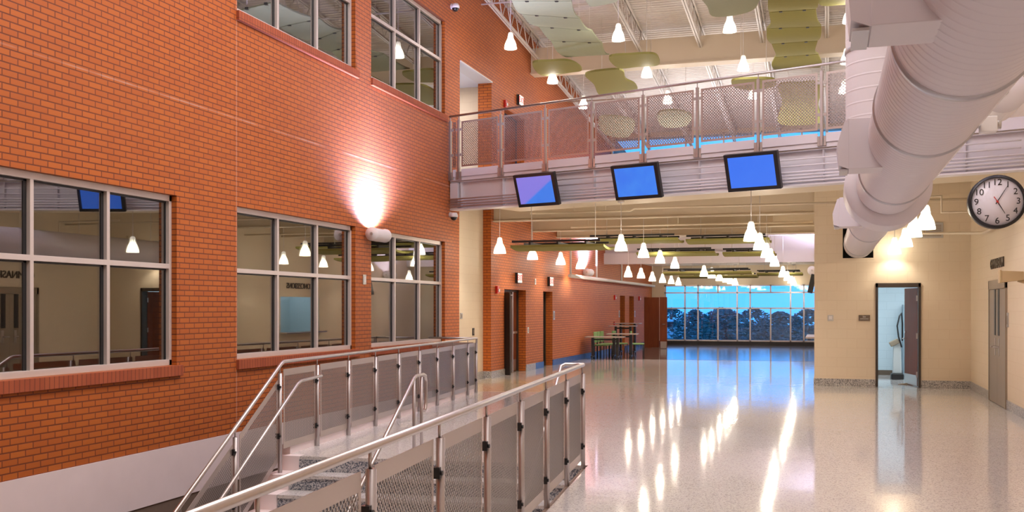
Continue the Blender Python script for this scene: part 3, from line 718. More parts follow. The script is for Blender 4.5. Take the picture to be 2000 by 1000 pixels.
for t, z0 in ((.50, 0), (.22, 0), (-1.6, -.99), (-3.0, -1.82)):
    MB().tube([(mr, t, z0), (mr, t, .90 if t > .2 else .90-SL*(.22-t))], .018, 10).build('leg', M['steelpost'], mh)

# ------------------------------------------------------------------ ducts
DXc, DZc, DR1, DR2 = .645, 3.04, .335, .302
YC = 12.0
du = thing('round_duct', 'big white spiral duct running overhead into the cream wall', 'duct', (DXc, 0, DZc))
def Ydir(y): return Matrix.Translation((0, y, 0)) @ Matrix.Rotation(R(-90), 4, 'X')
prof = []; y = -6.0
while y < YC-.1:
    prof += [(DR1, y), (DR1, y+.007), (DR1, y+.078), (DR1, y+.085), (DR1+.003, y+.092), (DR1+.003, y+.098)]; y += .106
MB().lathe(prof, 48, Ydir(0)).build('main_run', M['duct'], du)
prof = [(DR1, YC-.04), (.455, YC), (.46, YC+.04), (.46, YC+.86), (.45, YC+.92), (DR2, YC+.98)]
MB().lathe(prof, 48, Ydir(0)).build('tee_collar', M['duct'], du)
prof = []; y = YC+.96
while y < BY+.3: prof += [(DR2, y), (DR2, y+.007), (DR2, y+.078), (DR2, y+.085), (DR2+.0025, y+.092), (DR2+.0025, y+.098)]; y += .106
MB().lathe(prof, 40, Ydir(0)).build('end_run', M['duct'], du)
for y in (5.4, 7.4, 10.75, 17.4, 22.0):
    rr = DR1 if y < YC else DR2
    MB().lathe([(rr, y-.03), (rr+.014, y-.028), (rr+.014, y+.028), (rr, y+.03)], 48, Ydir(0)).build('joint_band', M['ductband'], du)
rz = []; z = .2
while z < 8: rz += [(.44, z), (.44, z+.007), (.44, z+.128), (.44, z+.135), (.442, z+.14), (.442, z+.147)]; z += .152
MB().lathe(rz, 40, Matrix.Translation((.0, YC+.46, 0))).build('riser', M['duct'], du)
MB().lathe([(.44, 1.55), (.452, 1.56), (.452, 1.60), (.44, 1.61)], 40, Matrix.Translation((.0, YC+.46, 0))).build('joint_band', M['ductband'], du)
def diffuser(y, w):
    b = MB(); hw = w/2
    b.box(-.48, -.12, y-.18, y+.18, -.25, .15)
    p = b.build('diffuser_box', M['duct'], du, .004)
    q = MB(); q.prism([(-.48, y-.17, .14), (-.51, y-.17, .13), (-.57, y-.17, -.06), (-.555, y-.17, -.22), (-.48, y-.17, -.25)], (0, .34, 0)); q.build('hood', M['duct'], p)
    MB().box(-.55, -.485, y-.16, y+.16, -.262, -.25).build('damper_blade', M['ductband'], p)
for y in (4.42, 8.75, 14.9): diffuser(y, .36)
struct(box('hole_shade', M['dark'], (HOLE[0]-.0, HOLE[1]+.0, BY+.12, BY+.16, HOLE[2], HOLE[3])))  # near-black sheet stands in for the shade inside the duct hole
fr = MB(); e = .03
fr.box(HOLE[0]-e, HOLE[0], BY-.012, BY, HOLE[2]-e, HOLE[3]); fr.box(HOLE[1], HOLE[1]+e, BY-.012, BY, HOLE[2]-e, HOLE[3]); fr.box(HOLE[0], HOLE[1], BY-.012, BY, HOLE[2]-e, HOLE[2]); struct(fr.build('trim_6', M['cream']))
# conduit beside the duct
cp = [at_depth(2040, 80, 5.2), at_depth(1912, 243, 7.7), at_depth(1838, 335, 11.0)]
cx_ = 1.03
c = MB().tube([(cx_, 2, 2.99), (cx_, 11.2, 2.99), (cx_+.06, 11.3, 3.1), (cx_+.06, 11.3, 6.0)], .014, 8).build('conduit', M['white']); tag(c, 'white conduit running alongside the big overhead duct', 'conduit')
jb = thing('junction_box', 'small white junction box on the conduit beside the duct', 'junction box', (cx_+.055, 8.0, 2.99))
MB().box(-.04, .07, -.06, .06, -.055, .055).build('box_body', M['white'], jb, .006); MB().tube([(.07, 0, 0), (.10, 0, 0)], .03, 12).build('knockout', M['plate'], jb)

# ------------------------------------------------------------------ pendants
pd = thing('pendant_lamp', 'x', 'lamp', (0, 0, 0))
MB().lathe([(.040, .27), (.052, .25), (.066, .215), (.092, .165), (.114, .11), (.128, .05), (.134, .012), (.133, 0), (.127, .0), (.122, .05), (.108, .105), (.086, .16), (.058, .21), (.0, .24)], 18).build('shade', M['shade'], pd)
nk = MB()
for k in range(8):
    a = 2*PI*k/8; nk.tube([(.060*math.cos(a), .060*math.sin(a), .225), (.045*math.cos(a), .045*math.sin(a), .325)], .009, 5)
nk.lathe([(.0, .35), (.040, .345), (.046, .32), (.036, .26)], 14); nk.build('neck', M['shadeneck'], pd)
cable = MB().tube([(0, 0, .34), (0, 0, 1.5)], .0065, 6).build('stem', M['white'], pd)
can = MB().lathe([(.0, .05), (.07, .05), (.075, .02), (.03, .0), (0, 0)], 14).build('canopy', M['white'], pd); can.location = (0, 0, 1.45)
def pend_light(p, power, col=WARM):
    l = bpy.data.lights.get('pendant_bulb_%d' % power)
    if l is None:
        l = bpy.data.lights.new('pendant_bulb_%d' % power, 'POINT'); l.energy = power; l.color = col; l.shadow_soft_size = .04
    o = bpy.data.objects.new('bulb_light', l); C.objects.link(o); o.location = (p.x, p.y, p.z+.10)
first = [True]
def pendant(p, ztop, label, group, power):
    o = pd if first[0] else copy_tree(pd)
    first[0] = False
    o.location = p; o['label'] = label; o['group'] = group
    h = ztop-p.z
    for ch in o.children:
        if ch.name.startswith('stem'): ch.scale = (1, 1, (h-.34)/1.16); ch.location = (0, 0, .34*(1-(h-.34)/1.16))
        if ch.name.startswith('canopy'): ch.location = (0, 0, h-.05)
    if power: pend_light(p, power, NEUT if p.z > 5 else WARM)
ORD = ['first', 'second', 'third', 'fourth', 'fifth', 'sixth', 'seventh']
def row(pts, zb, ztop, power, where, group):
    for i, (px, py) in enumerate(pts):
        p = on_z(px, py, zb)
        if p.y > FY-.5: p = on_y(px, py, FY-.5)
        pendant(p, ztop(p) if callable(ztop) else ztop, 'glass pendant lamp, %s from the near end, %s' % (ORD[i], where.replace('in the ', '')), group, power)
ZB_ = 2.86
row([(976, 495), (1040, 507), (1095, 517), (1133, 525)], ZB_, lambda p: 3.90 if p.y < 22.2 else 4.32, 75, 'in the lower row beside the brick wall', 'lower pendants')
row([(1213, 490), (1257, 503), (1289, 514), (1318, 524)], ZB_, lambda p: 3.90 if p.y < 21.5 else 4.32, 75, 'in the lower row under the middle screen', 'lower pendants')
row([(1467, 471), (1484, 488), (1497, 503), (1505, 511), (1513, 520)], ZB_, lambda p: 3.90 if p.y < 20.5 else 4.32, 75, 'in the lower row under the screen by the duct', 'lower pendants')
row([(1808, 448), (1784, 463), (1768, 482), (1747, 496)], 2.80, lambda p: 3.90 if 17.5 < p.y < 19.6 else (4.32 if p.y > 19 else roof_z(p.y)), 34, 'in the row in front of the store room door', 'lower pendants')
ZF = 2.65
ztf = lambda p: 4.26 if p.y < 36 else 3.55
row([(1227, 541), (1252, 543.5), (1274, 549), (1294, 552), (1311, 554.5), (1325, 557)], ZF, ztf, 50, 'in the far row along the brick wall', 'far pendants')
row([(1375, 540), (1390, 543), (1405, 548.5), (1418, 551.5), (1427, 554.5), (1436, 557)], ZF, ztf, 50, 'in the far row in mid hall', 'far pendants')
row([(1529, 541), (1538, 548), (1545, 553), (1550, 557)], ZF, ztf, 50, 'in the far row next to the cream room', 'far pendants')
UX = [-6.45, -4.12, -1.86, .42]; UY = [20.9, 24.4, 27.75]
UN = ['by the brick wall', 'second from the brick wall', 'between the two olive strips', 'next to the big duct']
for j, y in enumerate(UY):
    for i, x in enumerate(UX):
        pendant(Vector((x, y, 7.2)), roof_z(y), 'glass pendant high under the roof, %s row, %s' % (['near', 'middle', 'far'][j], UN[i]), 'high pendants', 80)

# ------------------------------------------------------------------ uplights
def uplight(c, dia, ln, label, power, side, reach=.1, col=COOL):
    u = thing('wall_uplight', label, 'light', (c.x, c.y, c.z))
    s = side; d = dia/2
    Mx = Matrix.Translation((s*(d+.05), -ln/2, 0)) @ Matrix.Rotation(R(-90), 4, 'X')
    # drum lying along the wall, slot open at the top
    b = MB(); n_ = 28; seg = []
    for k in range(n_+1):
        a = R(60)+R(300)*k/n_+R(90)-R(90)
        a = R(90)+R(38)+R(284)*k/n_
        seg.append(Vector((s*(d+.05)+d*math.cos(a), 0, d*math.sin(a))))
    for k in range(n_):
        v = [b.bm.verts.new(q) for q in (seg[k]+Vector((0, -ln/2, 0)), seg[k+1]+Vector((0, -ln/2, 0)), seg[k+1]+Vector((0, ln/2, 0)), seg[k]+Vector((0, ln/2, 0)))]
        f = b.face(v); f.smooth = True
    b.build('drum', M['white'], u)
    for yy in (-ln/2, ln/2): MB().lathe([(0, -.01), (d, -.01), (d, .01), (0, .01)], 28, Matrix.Translation((s*(d+.05), yy, 0)) @ Matrix.Rotation(R(-90), 4, 'X')).build('end_disc', M['white'], u)
    MB().tube([(s*(d+.05), -ln/2-.012, 0), (s*(d+.05), -ln/2-.03, 0)], d*.22, 12).build('hub', M['plate'], u)
    MB().box(min(s*.1, s*(.1-reach)), max(s*.1, s*(.1-reach)), -.07, .07, -.07, .07).build('wall_bracket', M['white'], u)
    l = bpy.data.lights.new('uplight_lamp', 'SPOT'); l.energy = power; l.color = col; l.spot_size = R(150); l.spot_blend = 1; l.shadow_soft_size = .06
    o = bpy.data.objects.new('uplight_lamp', l); C.objects.link(o); o.location = (c.x+s*(d+.05), c.y, c.z+d*.75); o.rotation_euler = (R(180), R(-8*s), 0)
    l2 = bpy.data.lights.new('uplight_wash', 'SPOT'); l2.energy = power*.9; l2.color = col; l2.spot_size = R(75); l2.spot_blend = 1; l2.shadow_soft_size = .06
    o2 = bpy.data.objects.new('uplight_wash', l2); C.objects.link(o2); o2.location = (c.x+s*(d+.05), c.y, c.z+d*.8); o2.rotation_euler = (R(180), R(25*s), 0)
uplight(on_x(722, 459, WX), .24, .55, 'white drum uplight on the brick pier between the two lower windows', 2200, 1)
uplight(on_x(1140, 532, WX), .24, .55, 'white drum uplight on the brick wall past the exit signs', 2000, 1)
uplight(on_x(2006, 186, 2.40), .54, .7, 'white drum uplight high beside the overhead duct', 1600, -1, RX-2.40+.1)
uplight(Vector((BX0, 34.0, 2.85)), .28, .6, 'white drum uplight on the side wall of the cream room', 2600, -1)

# ------------------------------------------------------------------ roof joists
def zigzag(b, x, y0, y1, zt, zb, n):
    st_ = (y1-y0)/n
    for k in range(n):
        a = y0+st_*k; m = a+st_/2
        b.tube([(x, a, zt(a)), (x, m, zb(m))], .014, 5); b.tube([(x, m, zb(m)), (x, a+st_, zt(a+st_))], .014, 5)
jl = ['hard against the brick wall', 'one bay out from the brick wall', 'two bays out from the brick wall', 'over the pale wavy strip side of mid hall', 'in mid hall left of the olive strip', 'over the olive strip', 'behind the duct riser']
for i, x in enumerate((WX+.18, -6.2, -4.65, -3.1, -1.55, 0.0, 1.55)):
    j = thing('roof_joist', 'white open-web roof joist '+jl[i], 'joist', (0, 0, 0), 0, 'roof joists')
    for nm, off, w, h in (('top_chord', -.06, .035, .05), ('bottom_chord', -.60, .03, .05)):
        b = MB()
        for sx in (-1, 1): 
            b.prism([(x+sx*w-.018, 6, roof_z(6)+off), (x+sx*w+.018, 6, roof_z(6)+off), (x+sx*w+.018, 6, roof_z(6)+off+h), (x+sx*w-.018, 6, roof_z(6)+off+h)], (0, CLER-6, roof_z(CLER)-roof_z(6)))
        b.build(nm, M['joist'], j)
    b = MB(); zigzag(b, x, 6, CLER, lambda y: roof_z(y)-.04, lambda y: roof_z(y)-.57, 44); b.build('web', M['joist'], j)
for i, y in enumerate((18.6, 22.4, 30.6)):
    c = MB().tube([(WX, y, roof_z(y)-.62), (RX, y, roof_z(y)-.62)], .02, 6).build('bridging_bar', M['joist']); tag(c, 'thin white bridging bar under the roof joists, %s from the camera' % ORD[i], 'bar', 'joist bridging bars')

# ------------------------------------------------------------------ acoustic clouds
def cloud(pxs, z, mat, label, thick=.05, sag=.0, seams=0, group='wavy acoustic panels'):
    P_ = [on_z(px, py, z) for px, py in pxs]
    c = sum(P_, Vector())/len(P_)
    # smooth outline (Catmull-Rom)
    out = []; n = len(P_)
    for i in range(n):
        a, b_, d, e_ = P_[i-1], P_[i], P_[(i+1) % n], P_[(i+2) % n]
        sharp = False
        for k in range(5):
            t = k/5; out.append(.5*((2*b_)+(d-a)*t+(2*a-5*b_+4*d-e_)*t*t+(3*b_-a-3*d+e_)*t*t*t))
    t_ = thing('acoustic_cloud', label, 'acoustic panel', (c.x, c.y, z), 0, group)
    b = MB(); pts = [q-c for q in out]
    b.prism([Vector((q.x, q.y, -sag*(q.y**2+q.x**2)*.0)) for q in pts], (0, 0, thick)); b.build('panel', mat, t_)
    ys = [q.y for q in pts]; xs = [q.x for q in pts]
    for sx in (-.3, .3): MB().tube([(sx, 0, thick), (sx, 0, roof_z(c.y)-z)], .006, 5).build('hanger_rod', M['joist'], t_)
    return t_
def cloud_strip(L_, R_, z, mat, label):
    A = [on_z(*q, z) for q in L_]; B = [on_z(*q, z) for q in R_]
    c = (A[len(A)//2]+B[len(B)//2])/2
    t_ = thing('acoustic_cloud', label, 'acoustic panel', (c.x, c.y, z), 0, 'wavy acoustic panels')
    def cr(P, i, t):
        a, b_, d, e_ = P[max(i-1, 0)], P[i], P[i+1], P[min(i+2, len(P)-1)]
        return .5*((2*b_)+(d-a)*t+(2*a-5*b_+4*d-e_)*t*t+(3*b_-a-3*d+e_)*t*t*t)
    for i in range(0, len(A)-1, 2):
        b = MB(); rows = []; n_ = 10
        for k in range(n_+1):
            t = .012+.976*k/n_; sag = -.06*math.sin(PI*k/n_)
            jj = i+(1 if t >= .5 else 0); tt_ = 2*t-(1 if t >= .5 else 0); p, q = cr(A, jj, tt_)-c, cr(B, jj, tt_)-c
            rows.append([b.bm.verts.new((v.x, v.y, sag+dz)) for dz in (0, .03) for v in (p, q)])
        for k in range(n_):
            r0, r1 = rows[k], rows[k+1]
            for f in ((r0[0], r0[1], r1[1], r1[0]), (r0[2], r0[3], r1[3], r1[2]), (r0[0], r0[2], r1[2], r1[0]), (r0[1], r0[3], r1[3], r1[1])): b.face(f)
        b.face([rows[0][i_] for i_ in (0, 1, 3, 2)]); b.face([rows[-1][i_] for i_ in (0, 1, 3, 2)])
        b.build('panel', mat, t_)
        m = (A[i]+B[i])/2-c
        for w_ in (.25, .75):
            h_ = A[i].lerp(B[i], w_)-c; MB().tube([(h_.x, h_.y, 0), (h_.x, h_.y, roof_z(c.y+h_.y)-z)], .006, 5).build('hanger_rod', M['joist'], t_)
            MB().box(h_.x-.03, h_.x+.03, h_.y-.03, h_.y+.03, -.015, .03).build('hanger_clip', M['blackmetal'], t_)
cloud_strip([(985,-40),(992,-18),(1000,2),(1009,15),(1020,28),(1034,40),(1052,52),(1065,64),(1076,80),(1090,98),(1108,112)], [(1104,-40),(1110,-18),(1116,2),(1122,20),(1132,36),(1144,49),(1156,60),(1168,72),(1176,84),(1181,97),(1190,107)], 7.5, M['sage'], 'long pale green wavy panel high on the left')
cloud([(1040, 124), (1075, 120), (1108, 119), (1128, 127), (1136, 138), (1115, 142), (1085, 146), (1056, 147)], 7.35, M['olive'], 'small olive panel behind the lamp beside the brick wall')
cloud([(1190, 112), (1235, 107), (1275, 106), (1287, 116), (1284, 128), (1245, 131), (1208, 133)], 7.35, M['olive'], 'olive panel above the second high lamp')
cloud([(1143, 146), (1180, 138), (1215, 138), (1222, 155), (1240, 165), (1243, 179), (1208, 184), (1172, 186), (1160, 165)], 7.35, M['olive'], 'olive wavy panel just above the balcony rail at left')
cloud([(1372, -14), (1382, 14), (1392, 32), (1430, 31), (1466, 22), (1480, 8), (1476, -14)], 7.3, M['sage'], 'pale olive panel beside the near high lamp')
cloud_strip([(1500,-8),(1500,8),(1502,24),(1505,40),(1498,56),(1498,70),(1507,86),(1515,100),(1513,112),(1507,122),(1514,137)], [(1600,-14),(1598,4),(1594,18),(1597,34),(1604,52),(1603,66),(1597,80),(1592,94),(1598,106),(1605,118),(1600,132)], 7.45, M['olive'], 'long olive wavy strip hung beside the duct riser')
cloud([(1146, -10), (1152, 12), (1178, 10), (1206, 2), (1204, -10)], 7.5, M['sage'], 'pale panel cut by the top edge between two lamps')
cloud([(1596, -16), (1602, 10), (1640, 10), (1664, 6), (1664, -16)], 7.5, M['olive'], 'olive panel at the top edge next to the duct riser')
cloud([(1520, 168), (1528, 200), (1520, 240), (1560, 245), (1604, 238), (1598, 205), (1606, 165), (1560, 163)], 7.1, M['olive'], 'olive panel seen through the guard beside the riser')
cloud([(1430, 158), (1438, 172), (1470, 176), (1510, 170), (1512, 156), (1470, 154)], 7.1, M['olive'], 'olive panel behind the balcony guard in the middle')
cloud([(1170, 232), (1180, 262), (1225, 268), (1240, 240), (1205, 228)], 7.0, M['sage'], 'sage panel seen through the guard at left')
cloud([(1285, 222), (1295, 248), (1340, 246), (1350, 226), (1320, 216)], 7.0, M['sage'], 'sage panel seen through the guard near mid balcony')

def low_cloud(x0, x1, y, z, label, dep=1.15):
    t = thing('acoustic_cloud', label, 'acoustic panel', ((x0+x1)/2, y, z), 0, 'low acoustic panels')
    b = MB(); L_ = (x1-x0)/2; n_ = 14; top = []; 
    prof = [(-dep/2+dep*k/n_, .05*(1-(2*k/n_-1)**2)) for k in range(n_+1)]
    b.prism([(-L_, q[0], -q[1]) for q in prof]+[(-L_, q[0], -q[1]+.05) for q in prof[::-1]], (2*L_, 0, 0)); b.build('panel', M['olive'], t)
    r_ = MB(); r_.box(-L_, L_-.1, -.47, -.43, .11, .155); r_.box(-L_, L_-.1, .43, .47, .11, .155)
    for sx in (-.6, 0, .6): r_.box(sx*L_-.02, sx*L_+.02, -.5, .5, .05, .115)
    r_.build('black_rail', M['blackmetal'], t)
    for sx in (-.7, .7): MB().tube([(sx*L_, 0, .1), (sx*L_, 0, (4.32 if y < 36 else 3.55)-z)], .008, 5).build('hanger_rod', M['joist'], t)
lc = [(1012, 1190, 485, 2.95, 'low olive panel hung nearest the brick wall'), (1160, 1330, 472, 3.33, 'low olive panel below the middle screen'), (1345, 1505, 472, 3.33, 'low olive panel left of the lamps by the cream room'),
      (1250, 1400, 497, 3.12, 'low olive panel in the second rank, mid hall'), (1415, 1515, 497, 3.12, 'low olive panel in the second rank, by the cream room'), (1300, 1470, 534, 2.78, 'far low olive panel in mid hall'), (1480, 1568, 536, 2.9, 'far low olive panel by the cream room'), (1330, 1480, 541, 2.834, 'farthest low olive panel before the glass')]
for px0, px1, py, z, lb in lc:
    a = on_z((px0+px1)/2, py, z); y = min(a.y, FY-2.2)
    a0, a1 = on_y(px0, py, y).x, on_y(px1, py, y).x
    low_cloud(a0, a1, y, z, lb)

# ------------------------------------------------------------------ pipes below the gallery
def pipe(name, pts, r_, label, mat='beige', hang=()):
    o = MB().tube(pts, r_, 8).build(name, M[mat]); tag(o, label, 'pipe')
    for (x, y, z0, z1) in hang: MB().tube([(x, y, z0), (x, y, z1)], .008, 6).build('hanger_rod', M[mat], o)
    return o
yb1 = wy(962)
pipe('sprinkler_pipe', [(on_y(1036, 415, 21.9).x, 21.9, on_y(1036, 417, 21.9).z), (on_y(1232, 412, 21.9).x, 21.9, on_y(1036, 417, 21.9).z), (on_y(1240, 410, 21.4).x, 21.4, on_y(1036, 417, 21.9).z), (RX, 21.4, on_y(1036, 417, 21.9).z)], .022, 'thin beige sprinkler pipe with a jog under the balcony', hang=[(x, 21.9, on_y(1036, 417, 21.9).z, 4.32) for x in (-5.3, -4.6)])
pipe('sprinkler_pipe', [(on_y(1115, 443, 24.6).x, 24.6, 3.66), (BX0-.05, 24.6, 3.66)], .022, 'straight beige sprinkler pipe between the first two beams', hang=[(x, 24.6, 3.66, 4.32) for x in (-5.6, -3.4, -1.2)])
sp2 = on_x(1198, 534, WX+.45)
pipe('drain_pipe', [(WX+.35, 29.5, 2.62), (WX+.35, 45.0, 2.62)], .055, 'white pipe along the brick wall above the far doors', 'white')
for i, y in enumerate((29.6, 33.2, 37.5)): pipe('pipe_hanger', [(WX+.35, y, 2.66), (WX+.35, y, 4.3)], .03, 'white drop rod holding the wall pipe, %s from the camera' % ORD[i], 'white')
pipe('sprinkler_pipe', [(1.9, BY-.55, 3.55), (1.9, BY-.55, 3.2), (RX-.12, BY-2.6, 3.05), (RX-.12, 12, 3.05)], .03, 'beige pipe cutting the corner above the store room', 'beige')
pipe('sprinkler_pipe', [(.3, 20.2, 3.72), (2.0, 20.2, 3.72), (2.0, 20.2, 3.42), (RX, 20.2, 3.42)], .022, 'beige elbowed pipe under the balcony behind the clock', 'beige')
vg = thing('vent_grille', 'grey louvred vent grille high on the cream wall', 'vent', (on_y(1815, HOR, BY).x, BY-.012, on_y(1815, 450, BY).z))
MB().box(-.27, .27, -.012, .012, -.16, .16).build('frame', M['plate'], vg, .004)
b = MB()
for k in range(7): b.box(-.23, .23, -.022, -.012, -.125+.036*k, -.108+.036*k)
b.build('louvre', M['steeldoor'], vg)

# ------------------------------------------------------------------ clock
cc = at_depth(1946, 395, 14.0)
cl = thing('wall_clock', 'round black-rimmed two-faced clock on a bracket reading five past five', 'clock', cc)
CRr = 52*14.0/FPX; Mc = Matrix.Rotation(R(90), 4, 'X')
MB().lathe([(CRr*.90, .10), (CRr, .09), (CRr*1.0, -.09), (CRr*.90, -.10)], 48, Mc, closed=False).lathe([(CRr*.90, .10), (CRr*.88, .075)], 48, Mc).lathe([(CRr*.90, -.10), (CRr*.88, -.075)], 48, Mc).build('rim', M['black'], cl)
MB().lathe([(0, .08), (CRr*.89, .08), (CRr*.89, -.08), (0, -.08)], 48, Mc).build('dial', plain('clock_dial', (.88, .86, .92), .3), cl)
num = M['black']
for h in range(1, 13):
    a = R(90-30*h); text('numeral', str(h), CRr*.33, num, cl, placed(FACE_N, (CRr*.72*math.cos(a), -.083, CRr*.72*math.sin(a))), .001)
def hand(ang, l0, l1, w, nm, mat, d):
    a = R(90-ang); dx, dz = math.cos(a), math.sin(a); px_, pz_ = -dz*w, dx*w
    MB().prism([(dx*l0+px_, -d, dz*l0+pz_), (dx*l0-px_, -d, dz*l0-pz_), (dx*l1-px_*.4, -d, dz*l1-pz_*.4), (dx*l1+px_*.4, -d, dz*l1+pz_*.4)], (0, .003, 0)).build(nm, mat, cl)
hand(31, -.10*CRr, .68*CRr, .018*CRr, 'minute_hand', num, .092); hand(150, -.06*CRr, .52*CRr, .02*CRr, 'hour_hand', num, .096)
hand(147, -.22*CRr, .10*CRr, .016*CRr, 'second_hand', M['red'], .100)
MB().tube([(0, -.085, 0), (0, -.105, 0)], .014, 12).build('hub', M['red'], cl)
MB().box(CRr*.98, RX-cc.x, -.05, .05, -.04, .04).build('bracket', M['black'], cl)

# ------------------------------------------------------------------ small wall things
def plate(name, c, ext, mat, label, cat, extra=None):
    t = thing(name, label, cat, c); MB().box(*ext).build('body', mat, t, .004)
    return t
def exit_sign(px, py, label, x=WX, up=False):
    c = on_x(px, py, x); t = thing('exit_sign', label, 'sign', c, 0, 'exit signs')
    MB().box(0, .075, -.19, .19, -.13, .13).build('housing', M['black'], t, .004)
    MB().box(.075, .08, -.18, .18, -.12, .12).build('face', M['signwhite'], t)
    text('lettering', 'EXIT', .21, M['redglow'], t, placed(FACE_L, (.082, 0, 0)), .002)
exit_sign(1010, 543, 'lit EXIT sign above the open double doors'); exit_sign(1072.5, 550, 'lit EXIT sign above the narrow dark door')
exit_sign(1013, 197, 'lit EXIT sign above the upper gallery door')
def alarm(px, py, label, x=WX):
    c = on_x(px, py, x); t = thing('fire_alarm', label, 'fire alarm', c, 0, 'fire alarm strobes')
    MB().box(0, .06, -.07, .07, -.09, .09).build('housing', M['red'], t, .006); MB().box(.06, .085, -.03, .05, -.05, .02).build('strobe_lens', M['white'], t, .005)
alarm(969, 566, 'red fire alarm strobe left of the open double doors'); alarm(1199.5, 581, 'red fire alarm strobe before the twin niches'); alarm(1247.5, 583, 'red fire alarm strobe before the open wooden doors'); alarm(985, 203, 'red fire alarm strobe by the upper gallery door')
c = on_x(1199, 632, WX); t = thing('pull_station', 'small red pull station below the far alarm strobe', 'fire alarm', c); MB().box(0, .04, -.05, .05, -.07, .07).build('body', M['red'], t, .004); MB().box(.04, .05, -.03, .03, -.01, .01).build('pull_bar', M['white'], t)
def wplate(name, px, py, w, h, mat, label, cat, x=WX, f=1, inner=None):
    c = on_x(px, py, x); t = thing(name, label, cat, c)
    MB().box(min(0, .015*f), max(0, .015*f), -w/2, w/2, -h/2, h/2).build('cover', mat, t, .003)
    if inner: MB().box(min(.015*f, .02*f), max(.015*f, .02*f), -w*.22, w*.22, -h*.3, h*.3).build('insert', inner, t)
wplate('wall_switch', 711, 546, .12, .17, M['plate'], 'steel switch plate on the brick pier below the uplight', 'switch', inner=M['white'])
wplate('wall_switch', 900.5, 617, .13, .13, M['plate'], 'square steel plate at the edge of the cream recess', 'switch', WX-.2, inner=M['steeldoor'])
wplate('card_reader', 924, 648, .12, .17, M['black'], 'black card reader on the cream recess wall', 'card reader', WX-.2, inner=M['steeldoor'])
wplate('wall_switch', 1031, 645, .11, .16, M['white'], 'white switch plate beside the open double doors', 'switch', inner=M['plate'])
wplate('wall_speaker', 1045, 550, .12, .16, M['white'], 'small white sounder between the two exit signs', 'sounder', inner=M['plate'])
wplate('door_plaque', 1081.5, 616, .18, .26, M['plate'], 'grey plaque beside the narrow dark door', 'sign', inner=M['steeldoor'])
wplate('door_plaque', 1209, 613, .18, .26, M['plate'], 'grey plaque left of the first far niche', 'sign', inner=M['steeldoor'])
wplate('door_plaque', 1239.5, 613, .18, .26, M['plate'], 'grey plaque right of the second far niche', 'sign', inner=M['steeldoor'])
wplate('card_reader', 1969, 625, .12, .24, M['plate'], 'steel card reader beside the steel double doors', 'card reader', RX, -1, M['steeldoor'])
def nplate(name, px, py, w, h, mat, label, cat):
    c = on_y(px, py, BY); t = thing(name, label, cat, c); MB().box(-w/2, w/2, -.02, 0, -h/2, h/2).build('cover', mat, t, .004); return t
t = nplate('thermostat', 1622, 621, .12, .13, M['plate'], 'white thermostat on the cream wall', 'thermostat'); MB().box(-.035, .035, -.026, -.02, -.03, .04).build('display', M['white'], t)
t = nplate('door_plaque', 1688, 621, .23, .125, M['plaque'], 'brown room plaque left of the store room door', 'sign')
MB().box(-.03, .03, -.022, -.02, .012, .032).box(-.085, .085, -.022, -.02, -.025, -.012).build('raised_marks', M['plate'], t)
def dome(px, py, label):
    c = on_x(px, py, WX); t = thing('dome_camera', label, 'camera', c, 0, 'dome cameras')
    MB().tube([(0, 0, .05), (.07, 0, .03)], .06, 14).build('mount', M['white'], t)
    MB().lathe([(0, .08), (.06, .075), (.085, .03), (.088, -.01), (.075, -.02)], 18, Matrix.Translation((.11, -.03, .01))).build('shell', M['white'], t)
    MB().lathe([(.075, -.02), (.062, -.06), (.03, -.085), (0, -.09)], 18, Matrix.Translation((.11, -.03, .01))).build('lens_dome', M['black'], t)
dome(881, 17, 'white dome camera high on the brick wall near the top edge'); dome(878, 424, 'white dome camera on the brick corner below the balcony')
c = on_x(1979, 540, RX-.27); t = thing('security_camera', 'tan box security camera on the right wall above the steel doors', 'camera', c)
MB().prism([(-.17, -.07, -.09), (.13, -.07, -.055), (.13, -.07, .07), (-.17, -.07, .085)], (0, .14, 0)).build('housing', M['tanplastic'], t, .008)
MB().box(-.19, -.165, -.075, .075, -.095, .095).build('front_bezel', M['tanplastic'], t, .004)
MB().tube([(.06, 0, -.05), (.16, .0, -.08), (.265, .0, -.04)], .032, 10).build('arm', M['tanplastic'], t)

# ------------------------------------------------------------------ tables and chairs in the far hall
def table(px, py, h, w, dep, rz, label, mat):
    p = on_z(px, py, 0); t = thing('folding_table', label, 'table', p, rz, 'mobile tables')
    MB().box(-w/2, w/2, -dep/2, dep/2, h-.03, h).build('table_top', M['tabletop'], t, .006)
    for sx in (-1, 1):
        l = MB().box(sx*(w/2-.22)-.04, sx*(w/2-.22)+.04, -.05, .05, .10, h-.03).build('leg', M['blackmetal'], t)
        MB().box(sx*(w/2-.22)-.035, sx*(w/2-.22)+.035, -dep/2+.08, dep/2-.08, .07, .12).build('foot', M['blackmetal'], t)
        for sy in (-1, 1): MB().tube([(sx*(w/2-.22)-.02, sy*(dep/2-.12), .04), (sx*(w/2-.22)+.02, sy*(dep/2-.12), .04)], .04, 10).build('caster', M['black'], t)
    MB().box(-w/2+.25, w/2-.25, -.02, .02, h-.12, h-.07).build('stretcher', M['blackmetal'], t)
table(1182, 702, .74, 1.25, .65, R(4), 'low mobile table nearest the camera beside the green chairs', None)
table(1216, 700, .82, 1.0, .65, R(4), 'mobile table to the right of the green chairs', None)
table(1217, 694.5, 1.05, .95, .6, R(4), 'tall mobile table behind the low tables', None)
table(1226, 691.5, 1.12, .95, .6, R(0), 'tallest mobile table nearest the niches', None)
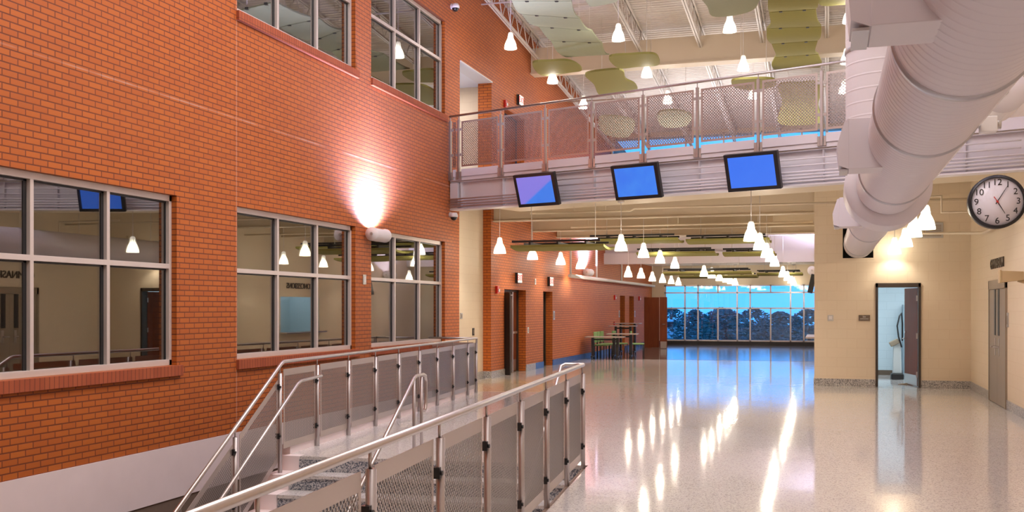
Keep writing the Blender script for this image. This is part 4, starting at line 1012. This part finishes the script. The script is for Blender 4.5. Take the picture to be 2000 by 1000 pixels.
def chair(px, py, rz, label, first_=[None]):
    p = Vector((px, py, 0))
    if first_[0] is None:
        t = thing('stacking_chair', label, 'chair', p, rz, 'green chairs'); first_[0] = t
        MB().box(-.22, .22, -.22, .22, .42, .47).build('seat', M['greenseat'], t, .02)
        MB().box(-.21, .21, .20, .24, .52, .88).build('backrest', M['greenseat'], t, .015)
        for sx in (-1, 1):
            for sy in (-1, 1): MB().tube([(sx*.2, sy*.2, 0), (sx*.2, sy*.2, .43)], .014, 8).build('leg', M['blackmetal'], t)
            MB().tube([(sx*.2, .2, .43), (sx*.2, .22, .6)], .012, 8).build('back_support', M['blackmetal'], t)
    else:
        t = copy_tree(first_[0]); t.location = p; t.rotation_euler = (0, 0, rz); t['label'] = label
for x, y, rz, lb in ((-7.08, 33.12, R(90), 'green chair nearest the camera along the brick wall'), (-7.08, 33.6, R(92), 'green chair in the middle of the three along the brick wall'), (-7.08, 34.14, R(88), 'green chair farthest along the brick wall behind the low table'),
                       (-6.78, 34.70, R(85), 'green chair between the low and the tall tables'), (-6.15, 34.55, R(95), 'green chair out from the wall in front of the tall tables')): chair(x, y, rz, lb)

# ------------------------------------------------------------------ store room contents, wedge
lk = thing('steel_locker', 'blue-grey steel locker inside the store room', 'locker', (on_y(1764, HOR, 26.7).x+.22, 26.85, 0))
MB().box(-.22, .5, -.25, .3, .02, 1.75).build('cabinet', M['locker'], lk, .006)
MB().box(-.20, .2, -.262, -.25, .1, 1.7).build('door', M['locker'], lk, .004)
vc = thing('upright_vacuum', 'grey upright vacuum with black hose inside the store room', 'vacuum', (on_y(1752, HOR, 25.7).x, 25.7, .0))
MB().box(-.14, .14, -.2, .15, 0, .13).build('brush_head', M['black'], vc, .02)
MB().prism([(-.10, -.08, .13), (.10, -.08, .13), (.08, -.02, .85), (-.08, -.02, .85)], (0, .16, 0)).build('body', plain('vacuum_grey', (.55, .58, .58), .4), vc, .02)
MB().box(-.12, .10, -.10, .1, -.06, .06, Matrix.Translation((-.05, .04, .86)) @ Matrix.Rotation(R(-28), 4, 'Y')).build('motor_cap', M['steeldoor'], vc, .02)
MB().tube([(.1, -.04, .75), (.03, -.06, 1.0), (.0, -.06, 1.25), (.05, -.05, 1.48), (.1, .0, 1.55), (.12, .03, 1.3), (.12, .05, .9)], .018, 8).build('hose', M['black'], vc)
wd = MB().prism([(0, 0, .02), (.3, 0, .02), (.3, 0, .065), (0, 0, .022)], (0, .07, 0)).build('door_wedge', plain('wood_wedge', (.45, .28, .14), .6))
pw = on_z(1766, 751, 0); wd.location = (pw.x-.12, pw.y, -.018); tag(wd, 'wooden wedge holding the store room door open', 'door wedge')
# display box on the far corner of the cream room
t = thing('side_screen', 'black screen hung edge-on at the cream room corner', 'screen', (BX0-.12, 32.0, 2.38))
MB().box(-.12, .02, -.45, .45, -.28, .28, Matrix.Rotation(R(12), 4, 'Y')).build('housing', M['black'], t, .01); MB().box(.0, .12, -.06, .06, -.06, .06).build('mount', M['white'], t)
